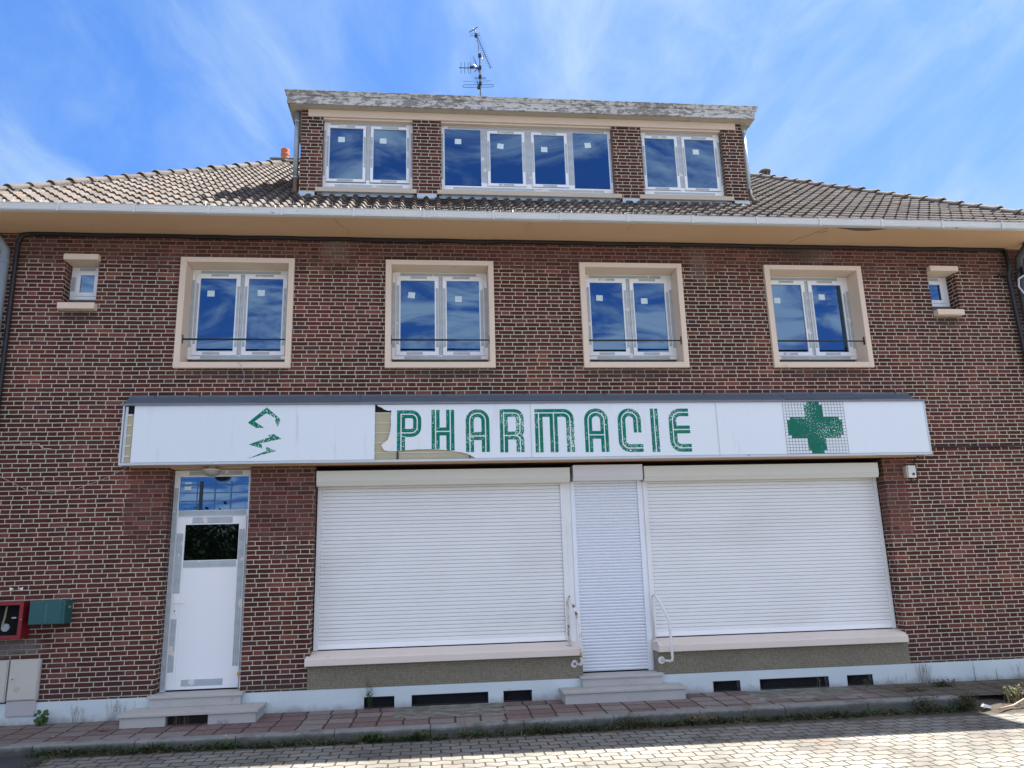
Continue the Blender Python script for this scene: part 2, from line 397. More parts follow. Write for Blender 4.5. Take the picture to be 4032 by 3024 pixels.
MT = {}
MT['brick'] = brick_mat(); MT['glass'] = glass_mat(); MT['glass_dark'] = glass_mat('door_glass', (.8, .95, .9), .02, (.002, .004, .003))
MT['tape'] = tape_mat(); MT['tile'] = tile_mat(); MT['paver'] = paver_mat(); MT['flag'] = flag_mat(); MT['mosaic'] = mosaic_mat()
MT['peel'] = peel_mat(); MT['green_letter'] = letter_mat(); MT['plinth'] = plinth_mat(); MT['asphalt'] = asphalt_mat()
MT['peach'] = stucco('peach_render', (.64, .52, .41), (.72, .60, .485))
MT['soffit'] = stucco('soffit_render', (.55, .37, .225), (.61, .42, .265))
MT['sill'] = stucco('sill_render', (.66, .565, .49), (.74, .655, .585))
MT['dsill'] = stucco('cast_sill', (.50, .43, .33), (.60, .52, .42))
MT['pvc'] = plain('white_upvc', (.80, .82, .84), .3, .03, 2, fine=.01)
MT['shutter'] = plain('shutter_white', (.735, .75, .755), .35, .05, 1.2, fine=.01, dirt=(.63, .64, .63), dirt_scale=.8, dirt_lo=.40, dirt_hi=.85, stretch=(.6, 1, 1.6))
MT['shutter_c'] = plain('shutter_new_white', (.72, .76, .82), .3, .02, 1.2, fine=.01)
MT['box'] = plain('shutter_box_cream', (.60, .60, .54), .4, .04, 2, fine=.02)
MT['panel'] = plain('sign_panel', (.66, .72, .77), .35, .03, 1.0, fine=.01, dirt=(.50, .53, .53), dirt_scale=3.5, dirt_lo=.56, dirt_hi=.86, stretch=(3, 1, .35))
MT['alu'] = plain('aluminium', (.50, .53, .56), .42, .08, 6, metal=.35, dirt=(.25, .26, .27), dirt_scale=7, dirt_lo=.66, dirt_hi=.72, stretch=(1, 1, 3))
MT['gutter'] = plain('gutter_alu', (.60, .61, .59), .5, .10, 3, metal=.05, dirt=(.19, .19, .18), dirt_scale=4.5, dirt_lo=.66, dirt_hi=.70, stretch=(1, 1, 2.5))
MT['zinc'] = plain('zinc', (.30, .34, .37), .45, .18, 7, metal=.4)
MT['zinc_lt'] = plain('zinc_light', (.45, .52, .56), .4, .2, 9, metal=.3, dirt=(.20, .12, .09), dirt_scale=11, dirt_lo=.66, dirt_hi=.7)
MT['flash'] = plain('flashing_slate_blue', (.085, .11, .14), .5, .12, 4)
MT['flash2'] = plain('flashing_grey', (.17, .18, .21), .5, .15, 8)
MT['dark'] = plain('dark_void', (.006, .006, .008), .9, 0)
MT['cable'] = plain('black_cable', (.012, .012, .014), .5, .2, 20)
MT['wire'] = plain('white_wire', (.55, .47, .42), .6)
MT['wire2'] = plain('lilac_wire', (.36, .31, .33), .6)
MT['stone'] = plain('step_stone', (.43, .415, .395), .8, .12, 3, fine=.1, dirt=(.22, .21, .20), dirt_scale=5, dirt_lo=.58, dirt_hi=.75, bmp=.003)
def kerb_mat():
    m, t, b = mat('kerb_concrete'); p = pos(t); x, y, z = t.xyz(p)
    n = t.noise(p, 5, 5, .65); n2 = t.noise(p, 90, 3)
    c = t.mix(n, (.165, .168, .155), (.29, .29, .275))
    c = t.mix(1.0, c, t.mix(n2, (.75, .75, .75), (1.25, 1.25, 1.25)), 'MULTIPLY')
    lo = t.ramp(t.m('ADD', z, t.m('MULTIPLY', t.m('SUBTRACT', t.noise(p, 6, 5, .7), .5), .09)), -.05, .002, 1, 0)
    c = t.mix(t.m('MULTIPLY', lo, .85), c, t.mix(t.noise(p, 8, 3), (.045, .043, .036), (.11, .105, .09)))
    c = t.mix(t.ramp(t.noise(p, 2.2, 5, .7), .52, .66, 0, .7), c, (.10, .095, .08))
    t.put(b.inputs['Base Color'], c); setb(b, .92, 0, .2); bump(t, b, t.m('ADD', n2, n), .008)
    return m
MT['kerb'] = kerb_mat()
MT['mortar'] = plain('hip_mortar', (.085, .078, .07), .95, .35, 7, fine=.3, bmp=.01)
MT['red'] = plain('red_paint', (.20, .008, .016), .45, .15, 4)
MT['greenbox'] = plain('green_paint', (.012, .085, .088), .4, .1, 4)
MT['cabinet'] = plain('beige_grp', (.50, .48, .42), .55, .05, 3, bmp=.001)
MT['cabinet2'] = plain('lilac_grp', (.42, .40, .40), .6, .05, 3)
MT['rail'] = plain('black_rail', (.008, .010, .016), .35, 0)
MT['rust1'] = rusty('flaking_white_paint_rusty', .565); MT['rust2'] = rusty('flaking_white_paint', .665)
MT['galv'] = plain('galvanised', (.16, .15, .145), .5, .2, 20, metal=.6)
MT['terracotta'] = plain('terracotta', (.42, .12, .055), .8, .15, 9)
MT['conc'] = plain('weathered_concrete', (.12, .115, .10), .95, .35, 9, fine=.3, bmp=.006)
MT['sticker'] = plain('pale_blue_sticker', (.60, .74, .78), .5, .03)
MT['cream'] = plain('cream_plastic', (.46, .43, .33), .5, .08)
MT['lampglass'] = plain('frosted_glass', (.30, .30, .24), .25, .05)
MT['board'] = plain('sign_back_board', (.40, .36, .24), .7, .15, 3)
MT['tube'] = plain('fluorescent_batten', (.55, .54, .46), .4, .05)
MT['leaf'] = leaf_mat('leaf_green', (.020, .045, .010), (.055, .105, .022))
MT['leaf2'] = leaf_mat('leaf_dark', (.022, .030, .014), (.055, .068, .030))
MT['dry'] = leaf_mat('dry_stem', (.16, .115, .06), (.30, .235, .14))
MT['bright'] = leaf_mat('leaf_bright', (.06, .085, .022), (.15, .165, .055))
MT['yellow'] = plain('flower_yellow', (.6, .38, .01), .6)
MT['bark'] = plain('bark', (.07, .055, .04), .9, .3, 6)
MT['earth'] = plain('earth', (.075, .06, .045), .95, .35, 12, fine=.3, bmp=.01)
MT['litter'] = plain('white_litter', (.7, .7, .68), .7)
MT['ground'] = plain('far_ground', (.20, .19, .17), .95, .15, .3)

# ------------------------------------------------------------------ mesh builder
class MB:
    def __init__(s): s.v = []; s.f = []; s.c = []
    def quad(s, a, b, c, d):
        i = len(s.v); s.v += [a, b, c, d]; s.f.append((i, i+1, i+2, i+3)); return s
    def poly(s, pts):
        i = len(s.v); s.v += list(pts); s.f.append(tuple(range(i, i+len(pts)))); return s
    def box(s, x0, x1, y0, y1, z0, z1):
        i = len(s.v)
        s.v += [(x0, y0, z0), (x1, y0, z0), (x1, y1, z0), (x0, y1, z0), (x0, y0, z1), (x1, y0, z1), (x1, y1, z1), (x0, y1, z1)]
        for f in ((0, 3, 2, 1), (4, 5, 6, 7), (0, 1, 5, 4), (1, 2, 6, 5), (2, 3, 7, 6), (3, 0, 4, 7)): s.f.append(tuple(i+k for k in f))
        return s
    def prism(s, prof, x0, x1):
        """profile of (y, z) points swept along x"""
        n = len(prof); i = len(s.v)
        s.v += [(x0, y, z) for y, z in prof]+[(x1, y, z) for y, z in prof]
        for k in range(n): s.f.append((i+k, i+(k+1) % n, i+n+(k+1) % n, i+n+k))
        s.f.append(tuple(range(i+n-1, i-1, -1))); s.f.append(tuple(range(i+n, i+2*n)))
        return s
    def slab(s, pts, y0, y1):
        """outline of (x, z) points given thickness in y"""
        n = len(pts); i = len(s.v)
        s.v += [(x, y0, z) for x, z in pts]+[(x, y1, z) for x, z in pts]
        for k in range(n): s.f.append((i+k, i+(k+1) % n, i+n+(k+1) % n, i+n+k))
        s.f.append(tuple(range(i, i+n))); s.f.append(tuple(range(i+2*n-1, i+n-1, -1)))
        return s
    def tube(s, pts, r, seg=10, caps=True):
        pts = [Vector(p) for p in pts]; rings = []
        rad = r if isinstance(r, (list, tuple)) else [r]*len(pts)
        up = Vector((0, 0, 1))
        prev = None
        for k, p in enumerate(pts):
            if k == 0: d = pts[1]-p
            elif k == len(pts)-1: d = p-pts[k-1]
            else: d = (pts[k+1]-p).normalized()+(p-pts[k-1]).normalized()
            d.normalize()
            if prev is None:
                a = d.cross(up)
                if a.length < .1: a = d.cross(Vector((0, 1, 0)))
            else: a = prev-d*prev.dot(d)
            a.normalize(); prev = a; b = d.cross(a)
            base = len(s.v)
            for j in range(seg):
                t = 2*math.pi*j/seg; s.v.append(tuple(p+(a*math.cos(t)+b*math.sin(t))*rad[k]))
            rings.append(base)
        for k in range(len(rings)-1):
            A, B = rings[k], rings[k+1]
            for j in range(seg): s.f.append((A+j, A+(j+1) % seg, B+(j+1) % seg, B+j))
        if caps:
            s.f.append(tuple(rings[0]+j for j in range(seg))[::-1]); s.f.append(tuple(rings[-1]+j for j in range(seg)))
        return s
    def disc(s, c, axis, r, h, seg=20):
        c = Vector(c); a = Vector(axis).normalized(); return s.tube([c, c+a*h], r, seg)
    def build(s, name, m, parent=None, smooth=False, bevel=0, base=None):
        off = Vector(parent['_o']) if parent is not None and '_o' in parent else Vector(base or (0, 0, 0))
        me = bpy.data.meshes.new(name)
        me.from_pydata([(v[0]-off.x, v[1]-off.y, v[2]-off.z) for v in s.v], [], s.f); me.update()
        if s.c:
            ca = me.color_attributes.new('tint', 'FLOAT_COLOR', 'POINT')
            for i, c in enumerate(s.c): ca.data[i].color = (*c, 1)
        me.materials.append(MT[m] if isinstance(m, str) else m)
        if smooth:
            me.polygons.foreach_set('use_smooth', [True]*len(me.polygons))
        o = bpy.data.objects.new(name, me); COL.objects.link(o)
        if parent is not None: o.parent = parent; o['_o'] = tuple(off)
        else: o.location = off; o['_o'] = tuple(off)
        if bevel:
            b = o.modifiers.new('bevel', 'BEVEL'); b.width = bevel; b.segments = 2; b.limit_method = 'ANGLE'; b.angle_limit = R(40)
        return o

def tag(o, label=None, cat=None, group=None, kind=None):
    if label: o['label'] = label
    if cat: o['category'] = cat
    if group: o['group'] = group
    if kind: o['kind'] = kind
    return o
def thing(name, loc, label, cat, group=None):
    o = bpy.data.objects.new(name, None); COL.objects.link(o); o.location = loc; o['_o'] = tuple(loc); o.empty_display_size = .2
    return tag(o, label, cat, group)

# ------------------------------------------------------------------ ground
def zr(x): return -.112-.0045*max(-6, min(x, 8))
def kerb_y(x):
    pts = [(-30, -1.12), (-4.3, -1.15), (-2.9, -1.20), (0, -1.24), (1.6, -1.16), (3.1, -1.06), (5.7, -1.03), (30, -1.03)]
    for (a, b), (c, d) in zip(pts, pts[1:]):
        if x <= c: return b+(d-b)*(x-a)/(c-a)
    return -1.03
g = MB(); g.quad((-400, -400, -.30), (400, -400, -.30), (400, 400, -.30), (-400, 400, -.30))
tag(g.build('ground', 'ground'), kind='structure')
g = MB(); xs = [-3.80, -2, 0, 2, 4, 6, 8, 12, 40]
for a, b in zip(xs, xs[1:]): g.quad((a, -60, zr(a)), (b, -60, zr(b)), (b, -1.0, zr(b)), (a, -1.0, zr(a)))
tag(g.build('paved_road', 'paver'), kind='structure')
g = MB(); edge = []
n = 40
for i in range(n+1):
    y = -1.0-59*(i/n)**2; edge.append((-3.80+.05*math.sin(y*7)+.03*math.sin(y*23), y))
for (x0, y0), (x1, y1) in zip(edge, edge[1:]): g.quad((-40, y1, zr(-6)+.004), (x1, y1, zr(-3.8)+.006), (x0, y0, zr(-3.8)+.006), (-40, y0, zr(-6)+.004))
tag(g.build('asphalt_road', 'asphalt'), kind='structure')
KX1 = 6.15
g = MB(); xs = [-30, -12]+[-8+i*.5 for i in range(29)]; xs = [x for x in xs if x < KX1]+[KX1]
for a, b in zip(xs, xs[1:]):
    g.quad((a, kerb_y(a)+.145, .000), (b, kerb_y(b)+.145, .000), (b, .3, .028), (a, .3, .028))
for a, b in ((KX1, 7), (7, 8), (8, 9.5), (9.5, 30)):
    g.quad((a, kerb_y(a)+.145, -.012), (b, kerb_y(b)+.145, -.02), (b, .3, .026), (a, .3, .026))
tag(g.build('pavement', 'flag'), kind='structure')
g = MB()
L = 1.0; x = -30.0; rk = random.Random(3)
while x < KX1:
    step = L if x > -8 else 2; b = min(x+step-.008, KX1)
    k0, k1 = kerb_y(x), kerb_y(b); dzz = rk.uniform(-.004, .003)
    segs = 8
    prof = lambda yy, w_=0: [(yy, -.2), (yy, -.014), (yy+.012, .003), (yy+.143, .004), (yy+.143, -.2)]
    i = len(g.v)
    for q in range(segs+1):
        xx = x+(b-x)*q/segs; yy = k0+(k1-k0)*q/segs
        for j, (py_, pz_) in enumerate(prof(yy)):
            nz = mnoise.noise(Vector((xx*5, j*3.1, 0)))*(.007 if j in (1, 2) else .0)
            if xx > 2.9 and j in (1, 2): nz *= 2.0
            g.v.append((xx, py_+abs(nz)*1.5, pz_+dzz+nz*.7))
    for q in range(segs):
        for j in range(4):
            a = i+q*5+j; g.f.append((a, a+5, a+6, a+1))
    g.f.append(tuple(i+j for j in range(5))); g.f.append(tuple(i+segs*5+j for j in range(4, -1, -1)))
    x += step
tag(g.build('kerb', 'kerb'), kind='structure')
# bare earth verge where the kerb runs out on the right
g = MB(); nx, ny = 40, 12; i0 = len(g.v)
for i in range(nx+1):
    for j in range(ny+1):
        xx = 5.95+4.5*i/nx; yy = -1.30+.62*j/ny+.05*math.sin(i*.9)
        e = min(1, min(i, nx-i)/3, j/3)
        g.v.append((xx, yy, zr(xx)-.02+e*(.05+.055*j/ny+.03*mnoise.noise(Vector((xx*4, yy*4, 1))))))
for i in range(nx):
    for j in range(ny):
        a = i*(ny+1)+j; g.f.append((a, a+ny+1, a+ny+2, a+1))
tag(g.build('verge_earth', 'earth', smooth=True), kind='structure')

# ------------------------------------------------------------------ building
BX0, BX1 = -5.90, 9.0; DEPTH = 11.6
HX0, HX1 = -6.38, 9.46; HY = -.72
bld = thing('brick_building', (1.6, 0, 0), 'two storey dark red brick building with dormer, white shutters and tiled hipped roof', 'building')

def wall_with_holes(mb, x0, x1, z0, z1, holes, y=0.0, depth=.3, back=True):
    """front sheet of a wall with rectangular holes and their reveals"""
    xs = sorted({x0, x1, *[h[0] for h in holes], *[h[1] for h in holes]}); zs = sorted({z0, z1, *[h[2] for h in holes], *[h[3] for h in holes]})
    xs = [v for v in xs if x0 <= v <= x1]; zs = [v for v in zs if z0 <= v <= z1]
    for a, b in zip(xs, xs[1:]):
        for c, d in zip(zs, zs[1:]):
            mx, mz = (a+b)/2, (c+d)/2
            if any(h[0] < mx < h[1] and h[2] < mz < h[3] for h in holes): continue
            mb.quad((a, y, c), (b, y, c), (b, y, d), (a, y, d))
    for h in holes:
        dp = h[4] if len(h) > 4 else depth
        a, b, c, d = h[:4]
        mb.quad((a, y, c), (a, y, d), (a, y+dp, d), (a, y+dp, c)); mb.quad((b, y, c), (b, y+dp, c), (b, y+dp, d), (b, y, d))
        mb.quad((a, y, d), (b, y, d), (b, y+dp, d), (a, y+dp, d))
        if c > z0+1e-4: mb.quad((a, y, c), (a, y+dp, c), (b, y+dp, c), (b, y, c))

WX = [-3.293, -.594, 2.097, 4.804]
holes = [(x+.02, x+1.459, 4.262, 5.753, .34) for x in WX]
holes += [(-4.764, -4.339, 5.10, 5.75, .32), (7.342, 7.778, 5.10, 5.75, .32)]
holes += [(-3.238, -2.257, .256, 2.955, .34), (-1.458, 6.222, .256, 2.955, .34)]
mb = MB(); wall_with_holes(mb, BX0, BX1, .256, 6.10, holes)
mb.quad((BX0, 0, .256), (BX0, 0, 6.10), (BX0, DEPTH, 6.10), (BX0, DEPTH, .256)); mb.quad((BX1, 0, .256), (BX1, DEPTH, .256), (BX1, DEPTH, 6.10), (BX1, 0, 6.10))
mb.quad((BX0, DEPTH, .256), (BX0, DEPTH, 6.1), (BX1, DEPTH, 6.1), (BX1, DEPTH, .256))
mb.build('wall', 'brick', bld)
# dark inside
mb = MB(); mb.box(BX0+.1, BX1-.1, .36, DEPTH-.1, .3, 6.0); mb.build('interior', 'dark', bld)

# plinth with vent openings
VENTS = [(-.797, -.435), (-.23, .70), (.884, 1.237), (3.538, 3.893), (4.15, 5.07), (5.317, 5.666)]
vh = [(a, b, .022, .152, .12) for a, b in VENTS]
mb = MB(); wall_with_holes(mb, BX0-.03, BX1+.03, -.05, .256, vh, y=-.03)
mb.quad((BX0-.03, -.03, .256), (BX1+.03, -.03, .256), (BX1+.03, .02, .256), (BX0-.03, .02, .256))
for a, b in VENTS: mb.quad((a, -.03, .022), (b, -.03, .022), (b, .09, .022), (a, .09, .022))
for sgn, xx in ((-1, BX0-.03), (1, BX1+.03)): mb.quad((xx, -.03, -.05), (xx, DEPTH+.03, -.05), (xx, DEPTH+.03, .256), (xx, -.03, .256))
mb.build('plinth', 'plinth', bld)
for a, b in VENTS:
    m_ = MB(); fr = .009
    m_.box(a, b, -.026, -.012, .142, .152).box(a, b, -.026, -.012, .022, .032).box(a, a+fr, -.026, -.012, .032, .142).box(b-fr, b, -.026, -.012, .032, .142)
    o = m_.build('vent_grille', 'rail', bld)
    m_ = MB(); k = a+fr; q = 0
    while k < b-fr-.02:
        x1_ = min(k+.11, b-fr)
        for dirn in (0, 1):
            za, zb = (.034, .140) if dirn == 0 else (.140, .034)
            m_.tube([(k, -.019-.002*dirn, za), (x1_, -.019-.002*dirn, zb)], .0013, 4, False)
        k += .022
    m_.build('grille_mesh', 'rail', o)
    m_ = MB(); m_.quad((a, .088, .022), (b, .088, .022), (b, .088, .152), (a, .088, .152)); m_.build('vent_void', 'dark', o)

# window surrounds (peach)
for i, x in enumerate(WX):
    x1, z0, z1 = x+1.479, 4.241, 5.773
    y0, y1 = -.05, .305
    m_ = MB()
    m_.box(x, x+.079, y0, y1, z0, z1)
    m_.box(x+1.404, x1, y0, y1, z0, z1)
    m_.box(x+.079, x+1.404, y0, y1, 5.703, z1)
    m_.prism([(y0, z0), (y0, 4.32), (.235, 4.372), (y1, 4.376), (y1, z0)], x+.079, x+1.404)
    m_.build('window_surround', 'peach', bld, bevel=.004)

def frame_rect(mb, x0, x1, z0, z1, w_, y0, y1, wt_=None, wb=None):
    wt_ = wt_ or w_; wb = wb or w_
    mb.box(x0, x1, y0, y1, z0, z0+wb); mb.box(x0, x1, y0, y1, z1-wt_, z1)
    mb.box(x0, x0+w_, y0, y1, z0+wb, z1-wt_); mb.box(x1-w_, x1, y0, y1, z0+wb, z1-wt_)
def sticker(parent, x, z, y, ang=0, w_=.095, h_=.085):
    c, s_ = math.cos(R(ang)), math.sin(R(ang)); P_ = [(-w_/2, -h_/2), (w_/2, -h_/2), (w_/2, h_/2), (-w_/2, h_/2)]
    m_ = MB(); m_.slab([(x+a*c-b*s_, z+a*s_+b*c) for a, b in P_], y-.0015, y-.0004); m_.build('sticker', 'sticker', parent)
def tapes(parent, rects, y):
    m_ = MB()
    for r in rects: m_.box(r[0], r[1], y-.0012, y-.0001, r[2], r[3])
    return m_.build('protective_tape', 'tape', parent)

STK = [[(.335, 5.36, 0), (1.0, 5.375, -2)], [(.345, 5.362, -6), (1.0, 5.31, 1)], [(.33, 5.345, -4), (.985, 5.305, 1)], [(.285, 5.33, -2), (.98, 5.39, -4)]]
for i, x in enumerate(WX):
    yf = .235
    f = MB(); frame_rect(f, x+.08, x+1.403, 4.432, 5.702, .056, yf, .30, .06, .05)
    f.box(x+.725, x+.775, yf, .30, 4.482, 5.642)
    fo = f.build('window', 'pvc', bld, bevel=.003)
    for (a, b) in ((.136, .724), (.776, 1.347)):
        s_ = MB(); frame_rect(s_, x+a+.001, x+b-.001, 4.483, 5.641, .056, yf-.016, yf+.02, .066, .057); s_.build('sash', 'pvc', fo, bevel=.003)
    for (a, b) in ((.192, .668), (.832, 1.291)):
        s_ = MB(); s_.box(x+a-.004, x+b+.004, yf+.004, yf+.016, 4.534, 5.581); s_.build('pane', 'glass', fo)
    for (a, z, an) in STK[i]: sticker(fo, x+a, z, yf+.004, an)
    t1 = yf-.016
    tapes(fo, [(x+.19, x+1.25, 5.648, 5.69), (x+.082, x+.122, 4.60, 5.55), (x+1.362, x+1.402, 4.60, 5.48), (x+.727, x+.773, 4.49, 5.64), (x+.25, x+1.3, 4.436, 4.474)], yf)
    tapes(fo, [(x+.33, x+.56, 5.60, 5.634), (x+.92, x+1.16, 5.60, 5.634), (x+.142, x+.178, 4.64, 5.50), (x+.684, x+.718, 4.60, 5.46), (x+.784, x+.818, 4.60, 5.46), (x+1.306, x+1.342, 4.62, 5.44), (x+.28, x+.50, 4.492, 4.53), (x+.92, x+1.15, 4.492, 4.53)], t1)
    g_ = MB(); g_.tube([(x+.081, 0.0, 4.64), (x+.95, 0, 4.64)], .0135, 8).tube([(x+.9, 0.0, 4.64), (x+1.402, 0, 4.64)], .0105, 8)
    g_.box(x+.0795, x+.086, -.018, .018, 4.585, 4.70); g_.box(x+1.397, x+1.4035, -.018, .018, 4.585, 4.70)
    g_.build('guard_rail', 'rail', fo)

# small windows
for sx, (ox0, ox1) in ((-1, (-4.764, -4.339)), (1, (7.342, 7.778))):
    m_ = MB(); m_.box(ox0+.003, ox1+.012, -.08, .30, 5.703, 5.782); m_.build('window_lintel', 'peach', bld, bevel=.004)
    m_ = MB(); m_.box(ox0-.0 if sx > 0 else ox0-.0, ox1+(.03 if sx < 0 else -.02), -.10, .19, 5.018, 5.103); m_.build('window_sill', 'peach', bld, bevel=.005)
    f = MB(); frame_rect(f, ox0+.002, ox1-.002, 5.24, 5.70, .07, .20, .27, .06, .05); fo = f.build('window', 'pvc', bld, bevel=.003)
    s_ = MB(); frame_rect(s_, ox0+.073, ox1-.073, 5.291, 5.639, .052, .19, .22, .052, .052); s_.build('sash', 'pvc', fo, bevel=.003)
    s_ = MB(); s_.box(ox0+.12, ox1-.12, .206, .214, 5.338, 5.592); s_.build('pane', 'glass', fo)
    tapes(fo, [(ox0+.01, ox0+.06, 5.36, 5.56), (ox0+.1, ox0+.30, 5.65, 5.69)], .20)
    m_ = MB(); m_.box(ox0+.002, ox1-.002, .191, .28, 5.101, 5.238); m_.build('inner_sill', 'conc', bld)

# soffit, gutter
SY = -.67
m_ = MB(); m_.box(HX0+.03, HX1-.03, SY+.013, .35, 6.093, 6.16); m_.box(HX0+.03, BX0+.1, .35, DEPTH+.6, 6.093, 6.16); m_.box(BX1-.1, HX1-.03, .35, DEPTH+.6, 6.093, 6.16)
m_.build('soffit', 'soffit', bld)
# cracks and missing render in the soffit
def crack(pts, w_, name='soffit_crack'):
    m_ = MB(); pts2 = []
    for (a, b), (c, d) in zip(pts, pts[1:]):
        for k in range(5):
            t_ = k/5; pts2.append((a+(c-a)*t_+.012*mnoise.noise(Vector((a*9+t_*3, b*7, 2))), b+(d-b)*t_, w_*(.5+abs(mnoise.noise(Vector((a*5, t_*7, b)))))))
    for p_, q_ in zip(pts2, pts2[1:]):
        m_.quad((p_[0]-p_[2], p_[1], 6.0915), (p_[0]+p_[2], p_[1], 6.0915), (q_[0]+q_[2], q_[1], 6.0915), (q_[0]-q_[2], q_[1], 6.0915))
    m_.build(name, 'dark', bld)
crack([(-1.22, -.63), (-1.20, -.5), (-1.13, -.36), (-1.07, -.25), (-1.10, -.12)], .003)
crack([(1.35, -.63), (1.30, -.45), (1.33, -.3)], .002); crack([(2.75, -.63), (2.70, -.5), (2.72, -.40)], .002)
crack([(5.52, -.63), (5.44, -.52), (5.38, -.40), (5.25, -.25), (5.16, -.10)], .007)
crack([(5.56, -.52), (5.50, -.47), (5.43, -.44)], .012)
m_ = MB(); pts = [(5.62, -.64), (5.78, -.60), (5.98, -.555), (6.15, -.56), (6.30, -.60), (6.40, -.635), (6.3, -.645), (5.9, -.645)]
m_.poly([(a, b, 6.0905) for a, b in pts]); m_.build('missing_render', 'conc', bld)
# gutter: ribbed box profile, in lengths
gp = []
yf = SY-.045
prof = [(yf+.06, 6.088), (yf+.005, 6.088)]
zz = 6.088
for k in range(4):
    prof += [(yf, zz+.002), (yf, zz+.019), (yf+.0035, zz+.0215), (yf+.0035, zz+.0235)]; zz += .0245
prof += [(yf-.004, 6.188), (yf-.004, 6.194), (yf+.012, 6.196), (yf+.012, 6.10), (yf+.06, 6.10)]
HX0b, HX1b = -6.40, 9.48
gm = MB(); x = HX0b; jx = []
while x < HX1b:
    b = min(x+.905, HX1b); gm.prism([(p_[0]+.001*math.sin(x*9), p_[1]+.002*math.sin(x*5)) for p_ in prof], x, b-.003); jx.append(b); x = b
gm.build('gutter', 'gutter', bld)
for j in jx[:-1]:
    MB().box(j-.014, j+.012, yf-.009, yf-.0045, 6.084, 6.198).build('gutter_bracket', 'gutter', bld)
m_ = MB(); m_.box(HX0b, HX1b, yf+.0605, yf+.075, 6.094, 6.18); m_.box(HX0b, HX1b, yf+.013, yf+.0595, 6.101, 6.112); m_.build('gutter_back', 'mortar', bld)
# bird spikes along the gutter
m_ = MB().box(-6.15, 9.2, yf+.028, yf+.032, 6.183, 6.187); x = -6.1; rs = random.Random(11)
while x < 9.2:
    dn = 1.0 if x < 3.2 else .35
    if rs.random() < dn:
        h = rs.uniform(.05, .10); m_.tube([(x, yf+.03, 6.184), (x+rs.uniform(-.012, .012), yf+.02+rs.uniform(-.03, .05), 6.19+h)], .0013, 3, False)
    x += rs.uniform(.03, .05)
m_.build('bird_spikes', 'zinc_lt', bld)

# ------------------------------------------------------------------ roof
PIT = .67; RY = 5.0; ZB = 6.158; YB = -.655
def roof_z(y): return ZB+PIT*(y-YB)
def hipL(y): return HX0+.60*(y-HY)
def hipR(y): return HX1-.43*(y-HY)
cosP = 1/math.sqrt(1+PIT*PIT); sinP = PIT*cosP
TW = .1717; EXP = .266
mb = MB(); rt = random.Random(5)
prof = [(0, .004), (.10, 0), (.30, 0), (.48, .004), (.54, .012), (.60, .030), (.68, .046), (.76, .051), (.84, .046), (.92, .030), (.98, .012), (1.0, .008)]
rows = int((RY-YB)/cosP/EXP)+1
for r_ in range(0, rows):
    if True:
        s0 = r_*EXP; s1 = s0+EXP+.03
        ya, za = YB+s0*cosP, ZB+s0*sinP; yb, zb = YB+s1*cosP, ZB+s1*sinP
    nx_, nz_ = (-sinP, cosP)
    lift = .034
    x0 = hipL(ya)-.3; x1 = hipR(ya)+.3
    j0 = math.floor(x0/TW); j1 = math.ceil(x1/TW)
    for j in range(j0, j1):
        xc = (j+.5)*TW
        if xc < hipL(max(ya, HY))-.02 or xc > hipR(max(ya, HY))+.02: continue
        if -1.86 < xc < 4.95 and ya > .62: continue
        tint = rt.uniform(.78, 1.22); warm = rt.uniform(-.05, .06)
        if rt.random() < .03: warm += .18
        colr = (tint*(1+warm), tint, tint*(1-warm*.8))
        dj = rt.uniform(-.004, .004); tl = rt.uniform(-.004, .004)
        i = len(mb.v); n = len(prof)
        for (u_, h_) in prof:
            mb.v.append((j*TW+u_*TW, ya+dj+nx_*(h_+lift+tl), za+nz_*(h_+lift+tl)))
        for (u_, h_) in prof:
            mb.v.append((j*TW+u_*TW, yb+nx_*(h_), zb+nz_*(h_)))
        for (u_, h_) in prof:
            mb.v.append((j*TW+u_*TW, ya+dj+nx_*(h_+lift+tl-.022)+.003, za+nz_*(h_+lift+tl-.022)))
        mb.c += [colr]*n*3
        for k in range(n-1):
            mb.f.append((i+k, i+k+1, i+n+k+1, i+n+k)); mb.f.append((i+2*n+k, i+2*n+k+1, i+k+1, i+k))
roof = mb.build('roof', 'tile', bld)
# under-roof planes: felt under the tiles, other slopes
m_ = MB()
zt = roof_z(RY)
def P3(x, y, dz_=-.02): return (x, y, roof_z(y)+dz_)
lx, rx = hipL(RY), hipR(RY)
m_.poly([(HX0, HY, roof_z(HY)-.02), (HX1, HY, roof_z(HY)-.02), (rx, RY, zt-.02), (lx, RY, zt-.02)])
m_.build('roof_underlay', 'dark', roof)
m_ = MB(); zl = roof_z(HY)
yb_ = 2*RY-HY
m_.poly([(HX0, HY, zl), (lx, RY, zt), (HX0, yb_, zl)]); m_.poly([(HX1, HY, zl), (HX1, yb_, zl), (rx, RY, zt)]); m_.poly([(HX0, yb_, zl), (lx, RY, zt), (rx, RY, zt), (HX1, yb_, zl)])
m_.c = [(1, 1, 1)]*len(m_.v)
m_.build('rear_slopes', 'tile', roof)
